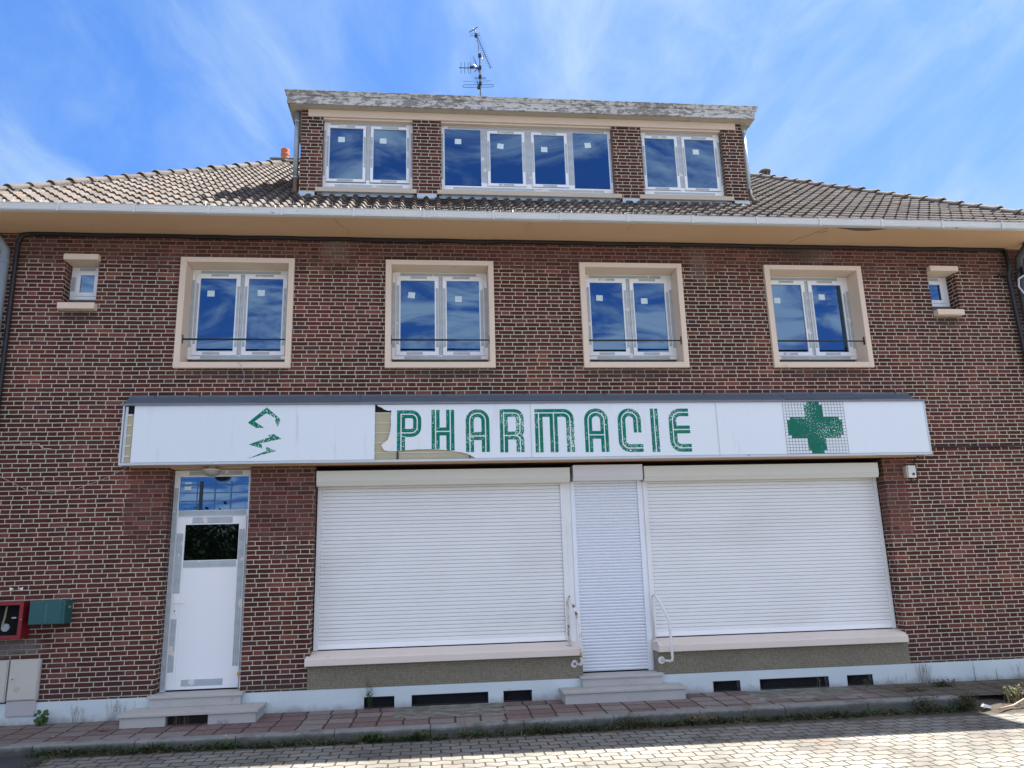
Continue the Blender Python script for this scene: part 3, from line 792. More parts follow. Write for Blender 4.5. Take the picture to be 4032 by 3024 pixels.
# hip tiles on mortar
def hip(xa, ya, xb, yb_, name='hip_tiles'):
    A = Vector((xa, ya, roof_z(ya)+.055)); B = Vector((xb, yb_, roof_z(yb_)+.055)); d = (B-A); L_ = d.length; d.normalize()
    side = d.cross(Vector((0, 0, 1))).normalized(); up = side.cross(d).normalized()
    m1 = MB(); n = int(L_/.335); rh = random.Random(2)
    for k in range(n):
        p0 = A+d*(k*.335); p1 = A+d*(k*.335+.36); r0, r1 = .098, .078
        tint = rh.uniform(.8, 1.15); rings = []
        jz = rh.uniform(-.008, .008)
        for (t_, r_) in ((0, r0+.014), (.13, r0+.014), (.15, r0-.002), (1.0, r1)):
            p = p0.lerp(p1, t_)+up*jz; base = len(m1.v)
            for q in range(9):
                a = math.pi*q/8; m1.v.append(tuple(p+side*math.cos(a)*r_+up*math.sin(a)*r_*.85)); m1.c.append((tint,)*3)
            rings.append(base)
        for a_, b_ in zip(rings, rings[1:]):
            for q in range(8): m1.f.append((a_+q, a_+q+1, b_+q+1, b_+q))
        base = len(m1.v)
        for q in range(9):
            a = math.pi*q/8; m1.v.append(tuple(p0+up*jz+side*math.cos(a)*(r0-.006)+up*math.sin(a)*(r0-.008)*.85)); m1.c.append((tint*.8,)*3)
        for q in range(8): m1.f.append((base+q, base+q+1, rings[0]+q+1, rings[0]+q))
    m1.build(name, 'tile', roof)
    m2 = MB(); N_ = int(L_/.05)
    for k in range(N_):
        for sgn in (-1, 1):
            a = A+d*(k*.05); b = A+d*((k+1)*.05)
            def q(pt, o, h, s): return tuple(pt+side*sgn*o+up*h+Vector((0, 0, .012*mnoise.noise(pt*9+Vector((s, 0, 0))))))
            m2.quad(q(a, .135, -.115, 0), q(b, .135, -.115, 0), q(b, .088, .015, 3), q(a, .088, .015, 3))
    m2.quad(tuple(A+side*.09), tuple(B+side*.09), tuple(B-side*.09), tuple(A-side*.09))
    m2.build('hip_mortar', 'mortar', roof)
hip(HX0+.02, HY+.02, lx, RY); hip(HX1-.02, HY+.02, rx, RY)
A_ = MB()
def ridge():
    m1 = MB(); x = lx-.05; rh = random.Random(8)
    while x < rx:
        t_ = rh.uniform(.85, 1.15); i = len(m1.v)
        for xx, r_ in ((x, .105), (x+.04, .105), (x+.045, .09), (x+.36, .08)):
            for q in range(9):
                a = math.pi*q/8; m1.v.append((xx, RY+math.cos(a)*r_, zt+.04+math.sin(a)*r_)); m1.c.append((t_,)*3)
        for k in range(3):
            for q in range(8): m1.f.append((i+k*9+q, i+k*9+q+1, i+(k+1)*9+q+1, i+(k+1)*9+q))
        x += .335
    m1.build('ridge_tiles', 'tile', roof)
ridge()
# chimney stack with slab and terracotta pot
ch = MB(); ch.box(-3.44, -2.85, 5.92, 6.5, 9.2, 10.55); cho = ch.build('chimney', 'brick', roof)
cs = MB(); cs.box(-3.505, -2.79, 5.85, 6.55, 10.55, 10.62); cso = cs.build('chimney_slab', 'conc', roof, bevel=.01)
cp = MB(); cp.tube([(-3.23, 6.1, h_) for h_ in (10.62, 10.80, 10.81, 10.83, 10.84, 10.93, 10.95)], [.084, .087, .096, .096, .089, .095, .092], 20)
cp.build('chimney_pot', 'terracotta', roof, smooth=False)
# clay vent cowl
cv = MB(); cx, cy, cz = 7.33, 4.66, 9.76
cv.tube([(cx, cy, cz), (cx, cy, cz+.12), (cx, cy, cz+.125)], [.075, .085, .085], 16)
cv.tube([(cx, cy, cz+.125), (cx, cy, cz+.16), (cx, cy, cz+.19), (cx, cy, cz+.2)], [.115, .125, .10, .05], 16)
cv.build('vent_cowl', 'conc', roof)
m_ = MB()
for k in range(6):
    a = 2*math.pi*k/6+.3; m_.box(cx+.083*math.cos(a)-.012, cx+.083*math.cos(a)+.012, cy+.083*math.sin(a)-.012, cy+.083*math.sin(a)+.012, cz+.03, cz+.10)
m_.build('cowl_slots', 'dark', roof)

# ------------------------------------------------------------------ dormer
DY = .65
DX0, DX1 = -1.918, 5.01
piers = [(-1.918, -1.597), (-.250, .187), (2.875, 3.340), (4.665, 5.01)]
for a, b in piers:
    m_ = MB()
    if a < -1.9: m_.slab([(a, 7.11), (b, 7.11), (b, 8.372), (-1.823, 8.372), (-1.823, 8.495), (a, 8.495)], DY, DY+.16)
    elif b > 5: m_.slab([(a, 7.11), (b, 7.11), (b, 8.495), (4.915, 8.495), (4.915, 8.372), (a, 8.372)], DY, DY+.16)
    else: m_.box(a, b, DY, DY+.16, 7.11, 8.372)
    m_.build('dormer_pier', 'brick', bld)
m_ = MB(); m_.box(DX0+.002, DX0+.1, DY+.16, 3.6, 6.6, 8.5); m_.box(DX1-.1, DX1-.002, DY+.16, 3.6, 6.6, 8.5); m_.build('dormer_cheek', 'zinc', bld)
m_ = MB(); m_.box(-1.821, 4.913, DY-.012, DY+.2, 8.374, 8.494); m_.build('dormer_lintel', 'peach', bld, bevel=.004)
m_ = MB(); m_.box(-1.597, 4.665, DY+.02, DY+.2, 8.345, 8.372); m_.build('window_head', 'peach', bld)
m_ = MB(); m_.box(DX0+.1, DX1-.1, DY+.22, DY+.26, 6.9, 8.4); m_.build('dormer_interior', 'dark', bld)
# dormer soffit and cornice
FY = .49
m_ = MB(); m_.box(-2.10, 5.19, FY+.01, 4.9, 8.496, 8.52); m_.build('dormer_soffit', plain('weathered_board', (.46, .43, .37), .8, .15, 3, dirt=(.28, .25, .2), dirt_scale=3), bld)
m_ = MB(); m_.prism([(FY+.02, 8.49), (FY, 8.49), (FY-.012, 8.60), (FY-.012, 8.612), (FY+.02, 8.612)], -2.115, 5.185)
m_.prism([(FY+.02, 8.614), (FY-.014, 8.614), (FY-.03, 8.624), (FY-.045, 8.672), (FY+.02, 8.672)], -2.135, 5.215)
m_.prism([(FY+.02, 8.672), (FY-.052, 8.672), (FY-.052, 8.684), (FY+.02, 8.684)], -2.15, 5.235)
for sx, xx in ((-1, -2.11), (1, 5.19)):
    m_.box(min(xx, xx-sx*.02), max(xx, xx-sx*.02), FY+.03, 4.9, 8.49, 8.684)
m_.build('dormer_cornice', 'peel', bld)
m_ = MB(); m_.box(-2.12, 5.20, FY+.0, 4.95, 8.686, 8.70); m_.build('dormer_roof', 'zinc', bld)
# dormer sills, flashings
for a, b in ((-1.68, -.188), (.121, 2.968), (3.251, 4.765)):
    m_ = MB(); m_.prism([(DY-.03, 7.122), (DY-.03, 7.19), (DY+.15, 7.235), (DY+.15, 7.122)], a, b); m_.build('dormer_sill', 'dsill', bld, bevel=.004)
    m_ = MB(); m_.box(a+.03, b-.03, DY+.01, DY+.03, 6.95, 7.12); m_.build('lead_apron', 'zinc', bld)
m_ = MB(); N_ = 460
for k in range(N_):
    xa = -1.85+6.8*k/N_; xb = -1.85+6.8*(k+1)/N_
    def hh(x): 
        u_ = (x/TW) % 1.0
        return .035*max(0, math.sin(math.pi*max(0, min(1, (u_-.48)/.52))))
    m_.quad((xa, DY-.085, 7.015+hh(xa)), (xb, DY-.085, 7.015+hh(xb)), (xb, DY+.012, 7.075), (xa, DY+.012, 7.075))
m_.build('lead_flashing', 'zinc_lt', bld)
for a, b in ((-1.93, -1.69), (-.18, .113), (2.976, 3.245), (4.775, 5.02)):
    m_ = MB(); m_.box(a, b, DY-.012, DY-.004, 7.035, 7.125); m_.prism([(DY-.004, 7.035), (DY-.004, 7.04), (DY-.10, 7.0), (DY-.10, 6.995)], a, b); m_.build('zinc_collar', 'zinc_lt', bld)

def dormer_window(x0, x1, panes, mulls, stk, opening):
    yf = DY+.10; z0, z1 = 7.262, 8.345
    f = MB(); frame_rect(f, x0, x1, z0, z1, .05, yf, yf+.07, .05, .07)
    for a, b in mulls: f.box(a, b, yf, yf+.07, z0+.07, z1-.05)
    fo = f.build('window', 'pvc', bld, bevel=.003)
    for (a, b, c, d), op in zip(panes, opening):
        if op:
            s_ = MB(); frame_rect(s_, a-.045, b+.045, c-.045, d+.045, .045, yf-.014, yf+.02); s_.build('sash', 'pvc', fo, bevel=.003)
        s_ = MB(); s_.box(a-.003, b+.003, yf+.004, yf+.014, c-.003, d+.003); s_.build('pane', 'glass', fo)
    for (a, z, an) in stk: sticker(fo, a, z, yf+.004, an, .1, .088)
    tp = [(x0+.10, x1-.10, z1-.045, z1-.008), (x0+.18, x1-.15, z0+.008, z0+.045)]
    for a, b in mulls: tp.append((a+.004, b-.004, z0+.12, z1-.052))
    tp += [(x0+.004, x0+.03, z0+.18, z1-.14), (x1-.03, x1-.004, z0+.18, z1-.14)]
    tapes(fo, tp, yf)
    t2 = []
    for (a, b, c, d), op in zip(panes, opening):
        if op: t2 += [(a+.12, b-.12, d+.006, d+.038), (a+.12, b-.14, c-.04, c-.008), (a-.04, a-.01, c+.2, d-.14), (b+.01, b+.04, c+.2, d-.14)]
    if t2: tapes(fo, t2, yf-.014)
dormer_window(-1.595, -.252, [(-1.503, -1.003, 7.392, 8.246), (-.846, -.347, 7.390, 8.246)], [(-.952, -.897)], [(-1.33, 8.06, 0), (-.70, 8.055, 0)], [1, 1])
dormer_window(.190, 2.873, [(.243, .80, 7.348, 8.289), (.946, 1.446, 7.380, 8.235), (1.638, 2.118, 7.384, 8.234), (2.262, 2.82, 7.348, 8.292)], [(.802, .898), (1.495, 1.590), (2.165, 2.26)], [(.45, 8.085, 0), (1.11, 8.025, -8), (1.80, 7.99, 0), (2.50, 8.085, 5)], [0, 1, 1, 0])
dormer_window(3.345, 4.662, [(3.422, 3.909, 7.384, 8.238), (4.076, 4.562, 7.384, 8.238)], [(3.957, 4.028)], [(4.26, 8.025, 0)], [1, 1])
# dormer downpipes
def pipe(pts, r, m__, nm='downpipe', parent=bld, collars=()):
    o = MB().tube(pts, r, 14).build(nm, m__, parent, smooth=True)
    for c in collars:
        MB().tube([(c[0], c[1], c[2]), (c[0], c[1], c[2]+c[3])], r+.006, 14).build('pipe_collar', m__, o)
    return o
pipe([(-1.99, .72, 8.49), (-1.99, .72, 7.36)], .040, 'zinc', collars=[(-1.99, .72, 8.30, .03), (-1.99, .72, 7.37, .02)])
pipe([(-1.985, .72, 7.37), (-1.985, .715, 7.22), (-1.98, .66, 7.12), (-1.985, .57, 7.07)], .035, plain('rusty_shoe', (.14, .07, .05), .7, .4, 15), nm='pipe_shoe')
pipe([(5.075, .72, 8.40), (5.075, .72, 7.36)], .033, 'zinc_lt', collars=[(5.075, .72, 8.36, .05)])
pipe([(5.075, .72, 7.37), (5.08, .715, 7.24), (5.11, .67, 7.14), (5.14, .58, 7.08)], .032, 'conc', nm='pipe_shoe')
# ground-floor downpipes
pipe([(-5.72, -.42, 6.09), (-5.66, -.36, 5.99), (-5.53, -.2, 5.92), (-5.46, -.12, 5.80), (-5.455, -.12, 5.60), (-5.455, -.12, .05)], .055, plain('grey_pvc', (.17, .21, .24), .45, .1), collars=[(-5.455, -.12, 5.62, .05)])
dp = pipe([(8.80, -.30, 6.09), (8.80, -.22, 6.02), (8.75, -.12, 5.90), (8.73, -.10, 5.6), (8.73, -.10, .05)], .052, plain('sooty_pipe', (.045, .045, .045), .6, .3), collars=[(8.73, -.1, 5.55, .04)])

# ------------------------------------------------------------------ entrance door
yf = .185
f = MB()
f.box(-3.236, -3.168, yf, yf+.07, .285, 2.94); f.box(-2.318, -2.259, yf, yf+.07, .285, 2.94)
f.box(-3.168, -2.318, yf, yf+.07, 2.858, 2.94); f.box(-3.168, -2.318, yf, yf+.07, 2.352, 2.435)
do = f.build('door', 'pvc', bld, bevel=.003)
l = MB(); yl = yf-.012
l.box(-3.166, -3.062, yl, yl+.05, .30, 2.350); l.box(-2.409, -2.320, yl, yl+.05, .30, 2.350)
l.box(-3.062, -2.409, yl, yl+.05, 2.254, 2.350); l.box(-3.062, -2.409, yl, yl+.05, 1.727, 1.815); l.box(-3.062, -2.409, yl, yl+.05, .30, .420)
l.box(-3.062, -2.409, yl+.008, yl+.045, .420, 1.727)
l.build('door_leaf', 'pvc', do, bevel=.003)
MB().box(-3.062, -2.409, yl+.015, yl+.03, 1.815, 2.254).build('door_pane', 'glass_dark', do)
MB().box(-3.168, -2.318, yf+.02, yf+.035, 2.435, 2.858).build('transom_pane', 'glass', do)
bars = MB()
for xx, ww in ((-2.955, .010), (-2.735, .016), (-2.535, .016)): bars.box(xx-ww/2, xx+ww/2, yf+.012, yf+.0195, 2.44, 2.80)
for zz_ in (2.76, 2.655, 2.55): bars.box(-3.15, -2.33, yf+.0125, yf+.0192, zz_-.007, zz_+.007)
bars.build('glazing_bars', plain('bar_blue', (.05, .13, .30), .4), do)
MB().box(-2.925, -2.885, yf+.008, yf+.0118, 2.437, 2.80).build('transom_strip', 'rail', do)  # dark upright strip just in front of the transom pane
sticker(do, -3.07, 2.775, yf+.018, 0, .085, .035); sticker(do, -3.073, 2.715, yf+.018, 0, .085, .048)
tapes(do, [(-3.06, -2.40, 2.875, 2.93), (-3.16, -2.33, 2.360, 2.43), (-3.232, -3.178, .30, 2.72), (-2.313, -2.265, .5, 2.0)], yf)
tapes(do, [(-2.98, -2.49, 2.268, 2.345), (-3.06, -2.42, 1.732, 1.808), (-3.160, -3.078, 1.42, 2.15), (-3.158, -3.09, .50, 1.12), (-2.402, -2.33, .55, 2.19), (-2.99, -2.505, .335, .412)], yl)
h = MB(); h.box(-3.138, -3.10, yl-.008, yl, 1.17, 1.40).tube([(-3.12, yl-.01, 1.31), (-3.12, yl-.05, 1.31), (-3.0, yl-.055, 1.312)], .009, 8)
h.build('door_handle', 'pvc', do, bevel=.002)
MB().box(-3.123, -3.115, yl-.010, yl-.0082, 1.20, 1.225).build('keyhole', 'dark', do)
MB().box(-3.236, -2.259, yf+.01, yf+.1, .262, .285).build('threshold', 'dark', do)
MB().box(-2.335, -2.30, yf-.03, yf-.013, .44, .475).build('hinge', plain('brass', (.5, .35, .08), .4, metal=.6), do)

# ------------------------------------------------------------------ shutters
def curtain(x0, x1, z0, z1, pitch, y, kind):
    pr = [(y+.02, z0), (y, z0)]; z = z0
    while z < z1:
        if kind == 'flat': pr += [(y, z+.001), (y-.0006, z+pitch*.5), (y, z+pitch-.0068), (y+.016, z+pitch-.0055), (y+.016, z+pitch-.0006)]
        else: pr += [(y+.002, z+.001), (y-.004, z+pitch*.22), (y-.0075, z+pitch*.45), (y-.0065, z+pitch*.68), (y+.001, z+pitch*.86), (y+.014, z+pitch*.9), (y+.014, z+pitch-.0005)]
        z += pitch
    pr += [(y+.02, z)]
    mb = MB(); i = 0; n = len(pr)
    mb.v = [(x0, a, b) for a, b in pr]+[(x1, a, b) for a, b in pr]
    for k in range(n-1): mb.f.append((k, k+1, n+k+1, n+k)[::-1])
    return mb
def sbox(x0, x1, y0, y1, z0, z1):
    return MB().prism([(y1, z0), (y0+.03, z0), (y0, z0+.055), (y0+.004, z0+.06), (y0+.004, z1-.012), (y0, z1-.010), (y0, z1), (y1, z1)], x0, x1)
YS = .185
# left large
c = curtain(-1.386, 1.725, .755, 2.72, .0468, YS+.012, 'flat').build('roller_shutter', 'shutter', bld)
sbox(-1.441, 1.838, .0, .24, 2.694, 2.885).build('shutter_box', 'box', c)
MB().box(-1.386, 1.725, YS+.002, YS+.03, .693, .754).build('bottom_bar', 'pvc', c, bevel=.003)
MB().box(-1.443, -1.387, YS-.012, YS+.05, .685, 2.70).build('guide_rail', 'shutter', c, bevel=.003)
MB().box(1.726, 1.790, YS-.012, YS+.05, .690, 2.70).build('guide_rail', 'shutter', c, bevel=.003)
# centre
c = curtain(1.922, 2.778, .305, 2.73, .0391, YS+.008, 'round').build('roller_shutter', 'shutter_c', bld)
sbox(1.88, 2.820, -.012, .24, 2.709, 2.912).build('shutter_box', plain('shutter_box_white', (.60, .60, .61), .4, .04, 2, fine=.02), c)
MB().box(1.866, 1.921, YS-.014, YS+.05, .290, 2.71).build('guide_rail', 'shutter_c', c, bevel=.003)
MB().box(2.779, 2.836, YS-.014, YS+.05, .290, 2.71).build('guide_rail', 'shutter_c', c, bevel=.003)
# right large
c = curtain(2.921, 6.158, .755, 2.72, .0468, YS+.012, 'flat').build('roller_shutter', 'shutter', bld)
sbox(2.845, 6.155, .0, .24, 2.692, 2.889).build('shutter_box', 'box', c)
MB().box(2.921, 6.158, YS+.002, YS+.03, .693, .754).build('bottom_bar', 'pvc', c, bevel=.003)
MB().box(2.858, 2.920, YS-.012, YS+.05, .690, 2.70).build('guide_rail', 'shutter', c, bevel=.003)
MB().box(6.159, 6.206, YS-.012, YS+.05, .685, 2.70).build('guide_rail', 'shutter', c, bevel=.003)
MB().box(1.7905, 1.8655, YS-.004, YS+.06, .29, 2.71).build('door_post', 'shutter', bld, bevel=.003)
MB().box(2.8365, 2.8575, YS-.002, YS+.06, .29, 2.71).build('door_post', 'shutter', bld, bevel=.003)
m_ = MB(); m_.quad((-1.458, .30, .2), (6.222, .30, .2), (6.222, .30, 2.96), (-1.458, .30, 2.96)); m_.build('shopfront_back', 'dark', bld)
# sills and mosaic aprons
for a, b, ra, rb in ((-1.502, 1.889, -1.456, 1.865), (2.853, 6.187, 2.853, 6.221)):
    m_ = MB(); m_.prism([(-.10, .533), (-.10, .612), (-.09, .62), (0.0, .640), (0.0, .533)], a, b)
    m_.prism([(.0, .533), (.0, .640), (.235, .690), (.235, .533)], ra, rb)
    m_.build('shop_sill', 'sill', bld, bevel=.004)
for a, b in ((-1.456, 1.889), (2.853, 6.221)):
    m_ = MB(); m_.box(a-.02 if a < 0 else a, b, -.012, .24, .258, .531); m_.build('mosaic_apron', 'mosaic', bld)
m_ = MB(); m_.box(-1.44, 1.78, YS+.002, YS+.06, .670, .692); m_.box(2.87, 6.20, YS+.002, YS+.06, .670, .692); m_.build('shutter_gap', 'dark', bld)
# concrete canopy carrying the sign
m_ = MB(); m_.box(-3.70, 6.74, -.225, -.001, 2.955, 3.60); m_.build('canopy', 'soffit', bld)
m_ = MB(); m_.box(-3.237, -2.258, .001, .33, 2.945, 2.954); m_.build('door_head', 'soffit', bld)

# ------------------------------------------------------------------ shop sign
sg = thing('shop_sign', (1.5, -.25, 2.95), 'long white shop sign reading PHARMACIE in green with a green cross and a torn panel', 'sign')
SF = -.25  # panel face plane
m_ = MB()
m_.box(-3.775, -3.755, SF-.006, 0, 2.965, 3.715); m_.box(6.785, 6.805, SF-.006, 0, 2.965, 3.70)
m_.prism([(SF-.012, 2.957), (SF-.012, 2.985), (SF+.01, 2.988), (SF+.01, 2.962), (-.226, 2.962), (-.226, 2.954)], -3.77, 6.80)
for xx in (1.300, 3.808): m_.box(xx, xx+.012, SF-.004, SF+.01, 2.99, 3.70)
m_.build('sign_frame', 'alu', sg)
m_ = MB(); m_.prism([(SF-.022, 3.700), (SF-.022, 3.722), (SF-.01, 3.728), (-.14, 3.748), (-.14, 3.70)], -3.81, 6.83); m_.build('top_trim', 'flash2', sg)
m_ = MB(); x = -3.80; 
for xb, tl in ((-2.2, 0), (-.9, .002), (.6, 0), (2.1, .003), (4.85, 0), (5.95, .004), (6.75, -.006)):
    m_.prism([(-.15+tl, 3.752+tl), (-.15, 3.762+tl), (-.012, 3.862+tl), (-.006, 3.885+tl), (-.001, 3.885+tl), (-.001, 3.75+tl)], x, xb-.004); x = xb
m_.build('wall_flashing', 'flash', sg)
m_ = MB()
for xx in (-3.5, -2.95, -1.35, .18, 1.25, 2.35, 3.75, 5.3, 6.55): m_.box(xx, xx+.012, -.014, -.006, 3.86, 3.90)
m_.build('flashing_clips', 'rail', sg)
# interior: back board, battens, uprights
m_ = MB(); m_.box(-3.755, 6.785, -.232, -.227, 2.99, 3.60); m_.build('back_board', 'board', sg)
MB().box(-3.755, 6.785, -.226, -.002, 3.602, 3.695).build('sign_cavity', 'dark', sg)
m_ = MB()
for k in range(5):
    z_ = 3.06+k*.128; m_.box(-3.74+.0, -3.66, -.2405, -.2325, z_, z_+.022); m_.box(-.75, .75, -.2385, -.2325, z_+.01, z_+.021)
m_.build('light_batten', 'tube', sg)
m_ = MB(); m_.box(-3.745, -3.715, -.243, -.233, 2.99, 3.69); m_.build('end_bracket', 'alu', sg)
m_ = MB(); m_.box(-.420, -.396, -.2445, -.239, 2.99, 3.15); m_.box(.50, .515, -.2445, -.239, 2.99, 3.08); m_.build('upright', 'rail', sg)
# panels
MB().box(-3.638, -.697, SF, SF+.004, 2.990, 3.699).build('sign_panel', 'panel', sg)
MB().box(3.820, 6.786, SF, SF+.004, 2.990, 3.699).build('sign_panel', 'panel', sg)
MB().box(1.312, 3.808, SF, SF+.004, 2.990, 3.699).build('sign_panel', 'panel', sg)
# broken panel: measured outline
tear = [(-.68, 3.695), (-.655, 3.672), (-.615, 3.66), (-.585, 3.635), (-.555, 3.625), (-.525, 3.615), (-.492, 3.622), (-.490, 3.58), (-.500, 3.54), (-.494, 3.48), (-.496, 3.42), (-.502, 3.35), (-.512, 3.30), (-.520, 3.24), (-.555, 3.20), (-.590, 3.185), (-.612, 3.17),
        (-.590, 3.145), (-.578, 3.11), (-.56, 3.098), (-.52, 3.088), (-.42, 3.093), (-.30, 3.103), (-.15, 3.112), (.0, 3.113), (.15, 3.104), (.28, 3.088), (.40, 3.068), (.48, 3.045), (.55, 3.01), (.575, 2.990)]
pl = [(1.300, 2.990), (1.300, 3.699)]+[tear[0]]+tear[1:]
def tri_panel(mb, pts, y0, y1):
    from mathutils.geometry import tessellate_polygon
    tris = tessellate_polygon([[Vector((a, b, 0)) for a, b in pts]]); i = len(mb.v); n = len(pts)
    mb.v += [(a, y0, b) for a, b in pts]+[(a, y1, b) for a, b in pts]
    for t_ in tris: mb.f.append(tuple(i+k for k in t_)); mb.f.append(tuple(i+n+k for k in t_[::-1]))
    for k in range(n): mb.f.append((i+k, i+(k+1) % n, i+n+(k+1) % n, i+n+k))
m_ = MB(); tri_panel(m_, pl, SF, SF+.004); o = m_.build('torn_sign_panel', 'panel', sg); tag(o, 'white sign panel with its lower left corner torn away')
m_ = MB(); curl = [(-.492, 3.47), (-.50, 3.35), (-.53, 3.24), (-.60, 3.18), (-.612, 3.165), (-.575, 3.10), (-.50, 3.10), (-.46, 3.2)]
m_.poly([(a, SF-.002-.02*max(0, (-.48-a)/.13), b) for a, b in curl[::-1]]); m_.build('curled_edge', 'litter', sg)

# letters
def arc(cx, cz, r, a0, a1, n=7): return [(cx+r*math.cos(R(a0+(a1-a0)*k/n)), cz+r*math.sin(R(a0+(a1-a0)*k/n))) for k in range(n+1)]
def stroke(mb, pts, w_, y):
    q0 = [Vector(p) for p in pts]; pts = [q0[0]]+[p for k, p in enumerate(q0[1:]) if (p-q0[k]).length > 1e-4]; Ls, Rs = [], []
    for k, p in enumerate(pts):
        d0 = (p-pts[k-1]).normalized() if k else (pts[1]-p).normalized()
        d1 = (pts[k+1]-p).normalized() if k < len(pts)-1 else d0
        n0 = Vector((-d0.y, d0.x)); n1 = Vector((-d1.y, d1.x)); nn = (n0+n1).normalized(); m_ = w_/2/max(.3, nn.dot(n0))
        Ls.append(p+nn*m_); Rs.append(p-nn*m_)
    for k in range(len(pts)-1):
        q = [Rs[k], Rs[k+1], Ls[k+1], Ls[k]]
        mb.quad(*[(v.x, y, v.y) for v in q])
ZT, ZL = 3.620, 3.048
SW = .104; IW = .0135; HS = SW/2
def letter(name, strokes):
    g1 = MB(); g2 = MB()
    for k, (pts, ext) in enumerate(strokes):
        stroke(g1, pts, SW, SF-.0010-.00035*k)
        stroke(g2, ext if ext else pts, IW, SF-.0030-.00020*k)
    o = g1.build('letter', 'green_letter', sg)
    g2.build('letter_inline', 'panel', o)
def L_P(x0, x1, zb):
    a = x0+HS; b = x1-HS; t_ = ZT-HS; r = .075; zm = 3.325
    bowl = [(a, t_)]+arc(b-r, t_-r, r, 90, 0)+arc(b-r, zm+r, r, 0, -90)+[(a, zm)]
    letter('P', [([(a, zb), (a, ZT)], [(a, zb), (a, t_+IW/2)]), (bowl, None)])
def L_H(x0, x1, zb):
    a = x0+HS; b = x1-HS; zm = 3.34
    letter('H', [([(a, zb), (a, ZT+.003)], None), ([(b, zb-.02), (b, ZT+.003)], None), ([(a+HS*.98, zm), (b-HS*.98, zm)], [(a, zm), (b, zm)])])
def L_A(x0, x1, zb):
    a = x0+HS; b = x1-HS; t_ = ZT-HS+.008; r = (b-a)/2*.98; zm = 3.275
    letter('A', [([(a, zb)]+arc(a+r, t_-r, r, 180, 90)+arc(b-r, t_-r, r, 90, 0)+[(b, zb)], None), ([(a+HS*.98, zm), (b-HS*.98, zm)], [(a, zm), (b, zm)])])
def L_R(x0, x1, zb):
    a = x0+HS; b = x1-HS; t_ = ZT-HS+.006; r = .07; zm = 3.278
    bowl = [(a, t_)]+arc(b-r, t_-r, r, 90, 0)+arc(b-r, zm+r, r, 0, -90)+[(a, zm)]
    leg = arc(b-r, zm-r, r, 85, 0)+[(b, zb)]
    letter('R', [([(a, zb), (a, t_+HS)], [(a, zb), (a, t_+IW/2)]), (bowl, None), (leg, None)])
def L_M(x0, x1, zb):
    a = x0+HS; b = x1-HS; c_ = (a+b)/2-.01; t_ = ZT-HS+.004; r = .085
    letter('M', [([(x0, t_)]+arc(b-r, t_-r, r, 90, 0)+[(b, zb)], None), ([(a, zb), (a, t_-HS*.98)], [(a, zb), (a, t_)]), ([(c_, zb), (c_, t_-HS*.98)], [(c_, zb), (c_, t_)])])
def L_C(x0, x1, zb):
    a = x0+HS; b = x1-HS-.012; t_ = ZT-HS+.004; r = (b-a)/2*.98; lo = zb+HS; r2 = .095
    letter('C', [([(b, 3.30)]+arc(b-r, t_-r, r, 0, 90)+arc(a+r, t_-r, r, 90, 180)+arc(a+r2, lo+r2, r2, 180, 270)+[(x1, lo)], None)])
def L_I(x0, x1, zb):
    c_ = (x0+x1)/2; letter('I', [([(c_, zb), (c_, ZT)], None)])
def L_E(x0, x1, zb):
    a = x0+HS; t_ = ZT-HS-.002; lo = zb+HS; r = .10; zm = 3.335
    letter('E', [([(x1-.012, t_)]+arc(a+r, t_-r, r, 90, 180)+arc(a+r, lo+r, r, 180, 270)+[(x1, lo)], None), ([(a+HS*.98, zm), (x1-.005, zm)], [(a, zm), (x1-.005, zm)])])
L_P(-.418, -.109, 3.098); L_H(.021, .313, 3.113); L_A(.459, .766, ZL+.02); L_R(.900, 1.214, ZL+.012); L_M(1.358, 1.875, ZL+.005); L_A(2.012, 2.329, ZL); L_C(2.460, 2.785, ZL-.005); L_I(2.903, 3.029-.018, ZL-.008); L_E(3.151, 3.439, ZL-.01)
# broken snake emblem
lx_, lz_ = -2.268, 3.475
def em(pts):  # outline in emblem crop units -> metres on the panel
    k = .000437
    return [(lx_+(a-200)*k*1.0+(b-565)*k*.035, lz_-(b-565)*k) for a, b in pts]
for sh in ([(725, 120), (1085, 445), (1105, 520), (1028, 690), (958, 530), (985, 445), (712, 292), (385, 530), (665, 718), (430, 718), (200, 565)],
           [(930, 903), (1140, 1043), (520, 1175), (590, 1200), (612, 1322), (235, 1195), (560, 1075), (825, 990), (762, 938)],
           [(725, 1272), (1005, 1390), (215, 1600), (745, 1378), (700, 1350)]):
    m_ = MB(); tri_panel(m_, em(sh), SF-.0015, SF-.0003); m_.build('snake_emblem', 'green_letter', sg)
# cross on a grid
gx0, gx1, gz0, gz1 = 4.750, 5.615, 2.992, 3.699
cw, chh = (gx1-gx0)/20, (gz1-gz0)/17
spans = {0: (8, 12), **{k: (7, 13) for k in range(1, 5)}, 5: (2, 18), **{k: (1, 19) for k in range(6, 11)}, 11: (2, 18), **{k: (7, 13) for k in range(12, 16)}, 16: (8, 12)}
m_ = MB()
for k, (a, b) in spans.items():
    z1_ = gz1-k*chh; m_.quad((gx0+a*cw, SF-.0012, z1_-chh), (gx0+b*cw, SF-.0012, z1_-chh), (gx0+b*cw, SF-.0012, z1_), (gx0+a*cw, SF-.0012, z1_))
cr = m_.build('pharmacy_cross', 'green_letter', sg)
m_ = MB(); lw = .0042
for k in range(21): xx = gx0+k*cw; m_.quad((xx-lw/2, SF-.0022, gz0), (xx+lw/2, SF-.0022, gz0), (xx+lw/2, SF-.0022, gz1), (xx-lw/2, SF-.0022, gz1))
